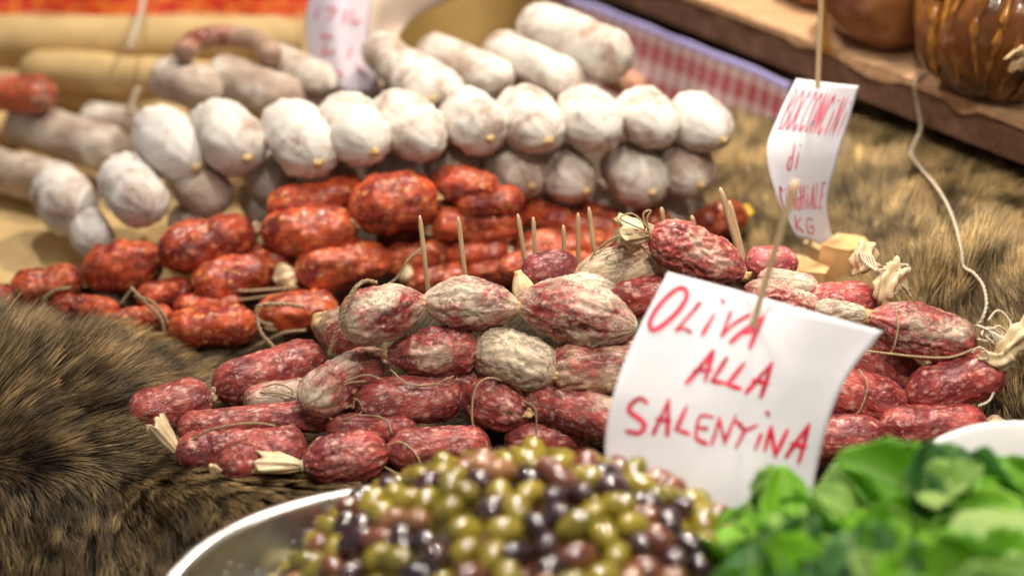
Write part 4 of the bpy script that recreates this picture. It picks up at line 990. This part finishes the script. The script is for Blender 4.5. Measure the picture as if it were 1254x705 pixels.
# ------------------------------------------------------------ small hanging sign
g0 = [[(975, 96), (1012, 101), (1052, 105)], [(953, 142), (993, 148), (1040, 147)], [(939, 186), (981, 196), (1025, 198)], [(953, 245), (984, 252), (1013, 252)], [(976, 290), (998, 296), (1026, 314)]]
dd = [[1.66, 1.65, 1.66], [1.64, 1.64, 1.655], [1.625, 1.632, 1.65], [1.63, 1.645, 1.66], [1.65, 1.665, 1.69]]
so, g, nn = patch('paper_sign', [[P(*p, d=q) for p, q in zip(r, s_)] for r, s_ in zip(g0, dd)], M_PAPER, .0004, label='small curling white paper sign with red writing on a thin skewer before golden fur', cat='sign')
wr_ = sheet_writer(g, nn, so, plain('thin_red_marker', (.66, .10, .15), .5, .3, 90, .5, .1), .0004)
FONT = {'B': [[(0, 0), (0, 1)], [(0, 0), (.7, .1), (.6, .4), (0, .5)], [(0, .5), (.9, .6), (.8, .95), (0, 1)]], 'O': [[(.5, 0), (.05, .3), (.1, .8), (.5, 1), (.95, .7), (.9, .2), (.5, 0)]],
        'C': [[(.95, .20), (.62, .0), (.12, .35), (.08, .75), (.45, 1), (.92, .84)]], 'N': [[(0, 1), (.1, 0)], [(.1, 0), (.8, 1)], [(.8, 1), (.95, 0)]], 'I': [[(.5, .1), (.45, 1)]], 'i': [[(.5, .35), (.45, 1)], [(.55, .08), (.53, .14)]],
        'D': [[(.1, 0), (.1, 1)], [(.1, 0), (.9, .3), (.85, .75), (.1, 1)]], 'd': [[(.9, 0), (.8, 1)], [(.8, .6), (.3, .5), (.1, .85), (.4, 1), (.8, .9)]], 'G': [[(.9, .1), (.3, .02), (.05, .5), (.3, 1), (.9, .95), (.9, .55), (.5, .55)]], 'H': [[(.05, 0), (0, 1)], [(.9, 0), (.85, 1)], [(0, .5), (.9, .5)]],
        'A': [[(.5, 0), (0, 1)], [(.5, 0), (.95, 1)], [(.2, .6), (.8, .6)]], 'L': [[(.1, 0), (.05, 1)], [(.05, 1), (.85, .95)]], 'E': [[(.1, 0), (.05, 1)], [(.1, 0), (.9, 0)], [(.1, .5), (.7, .5)], [(.05, 1), (.9, 1)]], 'K': [[(.1, 0), (.05, 1)], [(.9, 0), (.1, .55)], [(.1, .55), (.9, 1)]]}
def line(txt, tl, tr, bl, br, ox, oy, s):
    """text between a top line and a bottom line given in zoomed pixels"""
    tl, tr, bl, br = [np.array(q, float) for q in (tl, tr, bl, br)]; n_ = len(txt); st = []
    for k, ch in enumerate(txt):
        if ch == ' ': continue
        for stroke in FONT[ch]:
            o_ = []
            for a, b in stroke:
                u = (k+.12+a*.72)/n_; t_ = tl+(tr-tl)*u; b_ = bl+(br-bl)*u; q = t_+(b_-t_)*b; o_.append((ox+q[0]/s, oy+q[1]/s))
            st.append(o_)
    return st
wr_(line('BOCCONCiNi', (226, 55), (448, 98), (160, 208), (394, 236), 900, 90, 3.06), .0013)
wr_(line('di', (200, 270), (262, 255), (190, 362), (240, 355), 900, 90, 3.06), .0013)
wr_(line('CiNGHiALE', (156, 425), (345, 408), (182, 512), (328, 502), 900, 90, 3.06), .0014)
wr_(line('KG', (215, 530), (300, 545), (225, 590), (300, 600), 900, 90, 3.06), .0014)
a, b_, c = P(1008, -60, d=1.60), P(1001, 112, d=1.652), P(991, 322, d=1.715)
tag(tube('skewer', [a, b_, c], .0026, M_PICK, None, 16, 10), 'long thin wooden skewer rising out of frame from the small sign', 'skewer')

# ------------------------------------------------------------ large sign
g0 = [[(818, 333), (905, 356), (1000, 383), (1082, 405)], [(778, 412), (872, 436), (968, 452), (1041, 456)], [(752, 480), (845, 506), (940, 522), (1016, 512)],
      [(741, 545), (838, 572), (930, 588), (1000, 578)], [(748, 608), (845, 626), (932, 632), (992, 622)]]
dd = [[1.31, 1.315, 1.31, 1.335], [1.29, 1.295, 1.30, 1.315], [1.275, 1.28, 1.29, 1.305], [1.27, 1.27, 1.28, 1.30], [1.265, 1.265, 1.275, 1.29]]
so, g, nn = patch('paper_sign', [[P(*p, d=q) for p, q in zip(r, s_)] for r, s_ in zip(g0, dd)], M_PAPER, .0005, label='large white paper sign reading OLIVA ALLA SALENTINA in red marker behind the olives', cat='sign')
wr_ = sheet_writer(g, nn, so, M_INK, .0005)
Z_ = lambda st: [[(720+x/2.43, 320+y/2.43) for x, y in s_] for s_ in st]
wr_(Z_([[(288, 82), (262, 84), (228, 112), (196, 152), (182, 188), (196, 204), (232, 182), (272, 142), (294, 102), (284, 80), (268, 80)],
    [(332, 124), (300, 162), (262, 204)], [(262, 204), (284, 200), (304, 210)], [(374, 160), (340, 216)], [(399, 116), (402, 121)],
    [(424, 152), (412, 184), (398, 220)], [(398, 220), (434, 186), (478, 160)], [(522, 166), (470, 200), (424, 240)], [(522, 166), (500, 212), (482, 255)], [(452, 213), (506, 204)],
    [(372, 266), (334, 314), (292, 362)], [(372, 266), (360, 312), (348, 355)], [(318, 324), (366, 324)], [(412, 288), (368, 356)], [(368, 356), (406, 362)], [(464, 304), (414, 366)], [(414, 366), (452, 378)],
    [(547, 302), (510, 345), (470, 390)], [(547, 302), (532, 350), (514, 402)], [(492, 354), (534, 362)],
    [(174, 420), (158, 408), (132, 420), (122, 444), (148, 464), (168, 486), (152, 510), (116, 504)],
    [(240, 412), (218, 460), (194, 512)], [(240, 412), (238, 464), (236, 516)], [(206, 468), (242, 474)], [(292, 434), (262, 500)], [(262, 500), (298, 512)],
    [(368, 462), (334, 460), (322, 500), (324, 528), (352, 542)], [(326, 494), (352, 498)], [(390, 468), (368, 542)], [(390, 468), (406, 536)], [(406, 536), (438, 462)],
    [(444, 478), (468, 500), (500, 488)], [(468, 500), (440, 552)], [(514, 516), (497, 556)], [(533, 450), (536, 456)],
    [(544, 494), (524, 562)], [(544, 494), (556, 578)], [(556, 578), (592, 502)], [(656, 486), (622, 532), (588, 580)], [(656, 486), (642, 540), (626, 596)], [(606, 542), (646, 550)]]), .0030)
a, b_ = P(974, 222, d=1.235), P(926, 384, d=1.300); c = b_+(b_-a)*1.3
tag(tube('skewer', [a, b_, c], .0027, M_PICK, None, 16, 10), 'thick wooden skewer piercing the large sign above the last letter of its first line', 'skewer')

# ------------------------------------------------------------ steel tray
def steel_mat():
    m, nt, b = newmat('brushed_steel'); v = coords(nt, (1, 1, 1), False)
    b.inputs['Metallic'].default_value = 1; f = noi(nt, v, 24, 4, .6)
    L(nt, ramp(nt, f, [(.3, (.66, .64, .60)), (.7, (.84, .82, .77))]).outputs[0], b.inputs['Base Color'])
    L(nt, math_(nt, 'MULTIPLY_ADD', f, .30, .14), b.inputs['Roughness'])
    bump(nt, b, noi(nt, v, 9, 3), .25, .004); return m
ZR = .085
tc_ = P(665, 790, z=ZR); ta = 478/FPX*depth(P(665, 700, z=ZR)); tb = P(665, 581, z=ZR)[1]-tc_[1]
prof = [(.60, -.068), (.70, -.066), (.80, -.060), (.87, -.045), (.93, -.022), (.955, -.006), (.963, -.001), (.985, .0), (1.0, -.001), (1.006, -.005), (1.0, -.0075), (.968, -.006), (.945, -.020), (.885, -.047), (.81, -.064), (.60, -.071)]
nu = 128; V = []
for s_, dz in prof:
    for i in range(nu):
        a = 2*math.pi*i/nu; ca, sa = math.cos(a), math.sin(a); k = (abs(ca)**2.6+abs(sa)**2.6)**(-1/2.6)
        V.append((tc_[0]+ta*s_*k*ca, tc_[1]+tb*s_*k*sa, ZR+dz))
F = grid_faces(nu, len(prof), True); F = [f[::-1] for f in F]; F.append(tuple(range(nu))); F.append(tuple((len(prof)-1)*nu+i for i in range(nu))[::-1])
tag(mesh_obj('steel_tray', V, F, steel_mat()), 'shiny oval stainless steel tray holding the olives', 'tray')

rs_ = random.Random(8); V = []; F = []  # small glossy beads added to stand in for bulb glints on the tray
M_GLINT = plain('glint_bead', (.62, .58, .46), .04, .8, 20, .05, .0); M_GLINT.node_tree.nodes['Principled BSDF'].inputs['Metallic'].default_value = .6
for _ in range(240):
    a = rs_.uniform(1.6, 3.3); s_ = rs_.uniform(.62, .94); dz = np.interp(s_, [q[0] for q in prof[:6]], [q[1] for q in prof[:6]])
    ca, sa = math.cos(a), math.sin(a); k = (abs(ca)**2.6+abs(sa)**2.6)**(-1/2.6); cc_ = np.array([tc_[0]+ta*s_*k*ca, tc_[1]+tb*s_*k*sa, ZR+dz]); rd = rs_.uniform(.0008, .0022); b0 = len(V)
    for j in range(5):
        ph = math.pi/2*j/4
        for i in range(8): V.append(cc_+np.array([rd*math.cos(ph)*math.cos(i*.785), rd*math.cos(ph)*math.sin(i*.785), rd*.7*math.sin(ph)]))
    F += [tuple(i+b0 for i in f) for f in grid_faces(8, 5, True)]
mesh_obj('glint_beads', V, F, M_GLINT, bpy.data.objects['steel_tray'])['kind'] = 'stuff'
# ------------------------------------------------------------ olives
def olive_mesh(seed):
    nu, nv = 18, 13; V = []
    for j in range(nv):
        ph = math.pi*j/(nv-1)
        for i in range(nu):
            a = 2*math.pi*i/nu; x = math.cos(ph); r = math.sin(ph)*(1-.06*x)
            V.append((.0122*x*(1-.12*math.exp(-((ph)/.25)**2)), .0088*r*math.cos(a), .0088*r*math.sin(a)))
    V = np.array(V); V *= (1+.05*noise(V*120, seed))[:, None]
    me = bpy.data.meshes.new('olive'); me.from_pydata([tuple(v) for v in V], [], [f[::-1] for f in grid_faces(nu, nv, True)]); me.shade_smooth(); return me
def olive_mat(name, c1, c2, rough=.16):
    m, nt, b = newmat(name); v = coords(nt); oi = N(nt, 'ShaderNodeObjectInfo')
    f = noi(nt, v, 60, 3, .5); g = noi(nt, v, 600, 2)
    c = ramp(nt, math_(nt, 'MULTIPLY_ADD', oi.outputs['Random'], .35, math_(nt, 'MULTIPLY', f, .75)), [(.3, c1), (.7, c2)]).outputs[0]
    L(nt, mixc(nt, ramp(nt, g, [(.62, (0, 0, 0)), (.7, (.5,)*3)]).outputs[0], c, tuple(min(1, x*1.6+.03) for x in c2)), b.inputs['Base Color'])
    b.inputs['Roughness'].default_value = rough; b.inputs['Coat Weight'].default_value = 1.; b.inputs['Coat Roughness'].default_value = .04; b.inputs['Coat IOR'].default_value = 1.85
    b.inputs['Subsurface Weight'].default_value = .12; b.inputs['Subsurface Scale'].default_value = .004
    bump(nt, b, f, .2, .002); return m
OK_ = [('yellow-green', olive_mat('green_olive_skin', (.15, .13, .008), (.40, .31, .020)), .48),
       ('dark purple', olive_mat('purple_olive_skin', (.010, .003, .007), (.055, .012, .020)), .26),
       ('reddish brown', olive_mat('brown_olive_skin', (.12, .026, .012), (.27, .085, .030)), .20),
       ('pinkish tan', olive_mat('tan_olive_skin', (.24, .10, .04), (.46, .22, .09)), .06)]
meshes = []
for k in range(3):
    me = olive_mesh(k); meshes.append(me)
oc = (P(668, 700, z=.13)[0], .93)
def heap(x, y):
    rx = (x-oc[0]+.008)/.198; ry = (y-oc[1])/.175
    return .045+.120*max(0, 1-(abs(rx)**2.1+abs(ry)**2.3))**.72
rs = random.Random(11); pos = []
def try_pos(layer, cnt, mn):
    k = 0
    for _ in range(40000):
        x, y = rs.uniform(-.22, .2)+oc[0], rs.uniform(.835, 1.11); h = heap(x, y)
        if h < .055: continue
        z = h-layer*.0155+rs.uniform(-.0015, .0015); pr = topx(np.array([x, y, z]))
        if pr[1] > 730 or z < ZR-.055: continue
        if all((x-a)**2+(y-b)**2+(z-c)**2 > mn*mn for a, b, c in pos): pos.append((x, y, z)); k += 1
        if k >= cnt: break
try_pos(0, 292, .0172); n0 = len(pos); loose0 = list(pos); try_pos(1, 190, .0165); under = pos[n0:]; pos = loose0
# a few loose ones on the tray floor and slope at left
for px, py in ((352, 690), (372, 700), (395, 684), (365, 676), (340, 702), (318, 700), (410, 668)): p = P(px, py, z=ZR-.05); pos.append(tuple(p))
protos = []
for i, (x, y, z) in enumerate(pos[:300]):
    u = rs.random(); k = 0
    for k, (_, _, w_) in enumerate(OK_):
        if u < w_: break
        u -= w_
    lab, mt, _ = OK_[k]
    o = bpy.data.objects.new('olive', meshes[i % 3].copy() if len(protos) < 12 and i < 0 else meshes[i % 3])
    link(o); o.location = (x, y, z)
    o.rotation_euler = (rs.uniform(-.5, .5), rs.uniform(-.7, .7), rs.uniform(0, 6.28)); s_ = rs.uniform(.92, 1.2); o.scale = (s_*rs.uniform(.92, 1.2), s_, s_*rs.uniform(.92, 1))
    if not o.data.materials: o.data.materials.append(mt)
    o.material_slots[0].link = 'OBJECT'; o.material_slots[0].material = mt
    pr = topx(np.array([x, y, z]))
    zone = ('lying loose near the left rim of the steel tray' if pr[0] < 430 else 'on the left slope of the heap' if pr[0] < 540 else
            'at the right end of the heap beside the green leaves' if pr[0] > 840 else 'on top of the heap in front of the large sign' if pr[1] < 585 and pr[0] > 730 else
            'on the crest of the heap below the salami' if pr[1] < 585 else 'low on the near side of the heap' if pr[1] > 660 else
            'in the middle of the heap, left half' if pr[0] < 690 else 'in the middle of the heap, right half')
    tag(o, 'glossy %s olive %s' % (lab, zone), 'olive', 'olives heaped on the tray')

me0 = meshes[0]; bv_ = np.array([v.co[:] for v in me0.vertices]); bf_ = [tuple(p_.vertices) for p_ in me0.polygons]; V = []; F = []
for q in under:
    e = Matrix.Rotation(rs.uniform(0, 6.28), 3, 'Z') @ Matrix.Rotation(rs.uniform(-.7, .7), 3, 'Y'); b0 = len(V)
    V += list(bv_ @ np.array(e).T*1.05+np.array(q)); F += [tuple(i+b0 for i in f) for f in bf_]
u_ = mesh_obj('under_olives', V, F, OK_[1][1]); tag(u_, 'olives buried in the gaps of the heap on the tray', 'olives', kind='stuff')
for k in range(4): u_.data.materials.append(OK_[k][1]) if k != 1 else None
nf_ = len(bf_)
for i, p_ in enumerate(u_.data.polygons): p_.material_index = (i//nf_*7) % 4 if (i//nf_) % 3 else 1
# ------------------------------------------------------------ white bowl edge and green leaves
M_PLAS = plain('white_plastic', (.82, .82, .80), .35, .5, 20, .02, .1, .001)
wc = P(1300, 640, z=.12); wa, wb_ = .115, .13
prof = [(.5, -.07), (.75, -.06), (.90, -.02), (.96, -.002), (1.0, 0), (1.02, -.004), (.99, -.007), (.92, -.025), (.77, -.064), (.5, -.074)]
V = [(wc[0]+wa*s_*math.cos(2*math.pi*i/80), wc[1]+wb_*s_*math.sin(2*math.pi*i/80), .12+dz) for s_, dz in prof for i in range(80)]
F = [f[::-1] for f in grid_faces(80, len(prof), True)]; F.append(tuple(range(80))); F.append(tuple((len(prof)-1)*80+i for i in range(80))[::-1])
tag(mesh_obj('white_bowl', V, F, M_PLAS), 'white plastic bowl rim showing behind the green leaves at the right edge', 'bowl')
def leaf_mat(name, c1, c2):
    m, nt, b = newmat(name); tc = N(nt, 'ShaderNodeTexCoord'); v = coords(nt)
    f = noi(nt, v, 45, 4, .6); oi = N(nt, 'ShaderNodeObjectInfo')
    c = ramp(nt, math_(nt, 'MULTIPLY_ADD', oi.outputs['Random'], .5, math_(nt, 'MULTIPLY', f, .55)), [(.25, c1), (.75, c2)]).outputs[0]
    sp = N(nt, 'ShaderNodeSeparateXYZ'); L(nt, tc.outputs['UV'], sp.inputs[0])
    vein = ramp(nt, math_(nt, 'ABSOLUTE', math_(nt, 'SUBTRACT', sp.outputs[0], .5)), [(.012, (1, 1, 1)), (.03, (0, 0, 0))]).outputs[0]
    c = mixc(nt, math_(nt, 'MULTIPLY', vein, .6), c, (.45, .55, .22))
    L(nt, c, b.inputs['Base Color']); b.inputs['Roughness'].default_value = .38
    geo = N(nt, 'ShaderNodeNewGeometry')
    tr = N(nt, 'ShaderNodeBsdfTranslucent'); L(nt, mixc(nt, .5, c, (.25, .6, .04)), tr.inputs[0]); mx = N(nt, 'ShaderNodeMixShader'); mx.inputs[0].default_value = .28
    L(nt, b.outputs[0], mx.inputs[1]); L(nt, tr.outputs[0], mx.inputs[2]); L(nt, mx.outputs[0], nt.nodes['Material Output'].inputs[0])
    bump(nt, b, f, .5, .002); return m
LM = [leaf_mat('fresh_green_leaf', (.10, .34, .012), (.28, .62, .03)), leaf_mat('dark_green_leaf', (.025, .12, .02), (.08, .27, .04)), leaf_mat('pale_green_leaf', (.24, .46, .07), (.44, .64, .18))]
def leaf_mesh(seed):
    rs_ = random.Random(seed); nu, nv = 9, 13; V = []; uv = []
    cup = rs_.uniform(.1, .45); curl = rs_.uniform(-.5, .3); wav = rs_.uniform(.02, .07)
    for j in range(nv):
        t = j/(nv-1); w_ = math.sin(math.pi*min(1, t*.93+.05)**.8)**.75*.36
        for i in range(nu):
            s_ = i/(nu-1)*2-1
            V.append((t, s_*w_*(1+.08*math.sin(t*22+seed)), cup*w_*s_*s_*1.3+curl*t*t*.45+wav*math.sin(t*9+s_*3+seed)*abs(s_)))
    V = np.array(V); F = grid_faces(nu, nv); me = bpy.data.meshes.new('leaf')
    # two skins so the blade has thickness
    W = np.vstack([V, V-[0, 0, .008]]); F2 = F+[tuple(i+nu*nv for i in f[::-1]) for f in F]
    for i in range(nu-1): F2 += [(i+1, i, i+nu*nv, i+1+nu*nv)]; j = (nv-1)*nu+i; F2 += [(j, j+1, j+1+nu*nv, j+nu*nv)]
    for j in range(nv-1): a = j*nu; F2 += [(a, a+nu, a+nu+nu*nv, a+nu*nv)]; a += nu-1; F2 += [(a+nu, a, a+nu*nv, a+nu+nu*nv)]
    me.from_pydata([tuple(v) for v in W], [], F2); me.shade_smooth()
    u = me.uv_layers.new(name='uv')
    for lp in me.loops: k = lp.vertex_index % (nu*nv); u.data[lp.index].uv = ((k % nu)/(nu-1), (k//nu)/(nv-1))
    me.materials.append(LM[0]); return me
lms = [leaf_mesh(k) for k in range(10)]
gc = P(1085, 680, z=.12)
root = empty('leafy_greens', gc, 'loose heap of fresh bright green herb leaves in the lower right corner', 'greens'); root.matrix_basis = Matrix.Translation(Vector(gc))
rs = random.Random(5)
def edge(px): return np.interp(px, [840, 880, 920, 950, 1000, 1050, 1100, 1180, 1260, 1330], [735, 690, 640, 610, 622, 598, 572, 582, 605, 615])
cnt = 0
while cnt < 150:
    px = rs.uniform(850, 1310); e = edge(px); py = e+(rs.random()**1.1)*(775-e)
    lay = rs.random(); k = (py-e)/170
    d_ = 1.19-.19*min(1, k)+lay*.05
    p = P(px, py, d=d_)
    o = bpy.data.objects.new('leaf', lms[cnt % 10]); link(o); o.parent = root
    sz = rs.uniform(.046, .078)
    yaw = rs.uniform(0, 6.28); tilt = rs.uniform(-.9, .5)
    M = Matrix.Translation(Vector(p-gc)) @ Matrix.Rotation(yaw, 4, 'Z') @ Matrix.Rotation(tilt, 4, 'Y') @ Matrix.Rotation(rs.uniform(-.9, .9), 4, 'X') @ Matrix.Scale(sz, 4) @ Matrix.Translation((-.5, 0, 0))
    o.matrix_basis = M
    m_ = LM[0] if (u := rs.random()) < .66 else (LM[1] if u < .88 else LM[2])
    o.material_slots[0].link = 'OBJECT'; o.material_slots[0].material = m_
    cnt += 1
for k in range(14):
    px = rs.uniform(900, 1290); py = edge(px)+rs.uniform(20, 120); d_ = 1.14+rs.uniform(-.04, .05)
    tube('stem', [P(px, py, d=d_), P(px+rs.uniform(-30, 30), py-20, d=d_-.01), P(px+rs.uniform(-60, 60), py+rs.uniform(-40, 30), d=d_+.01)], .0013, LM[2], root, 5, 6)
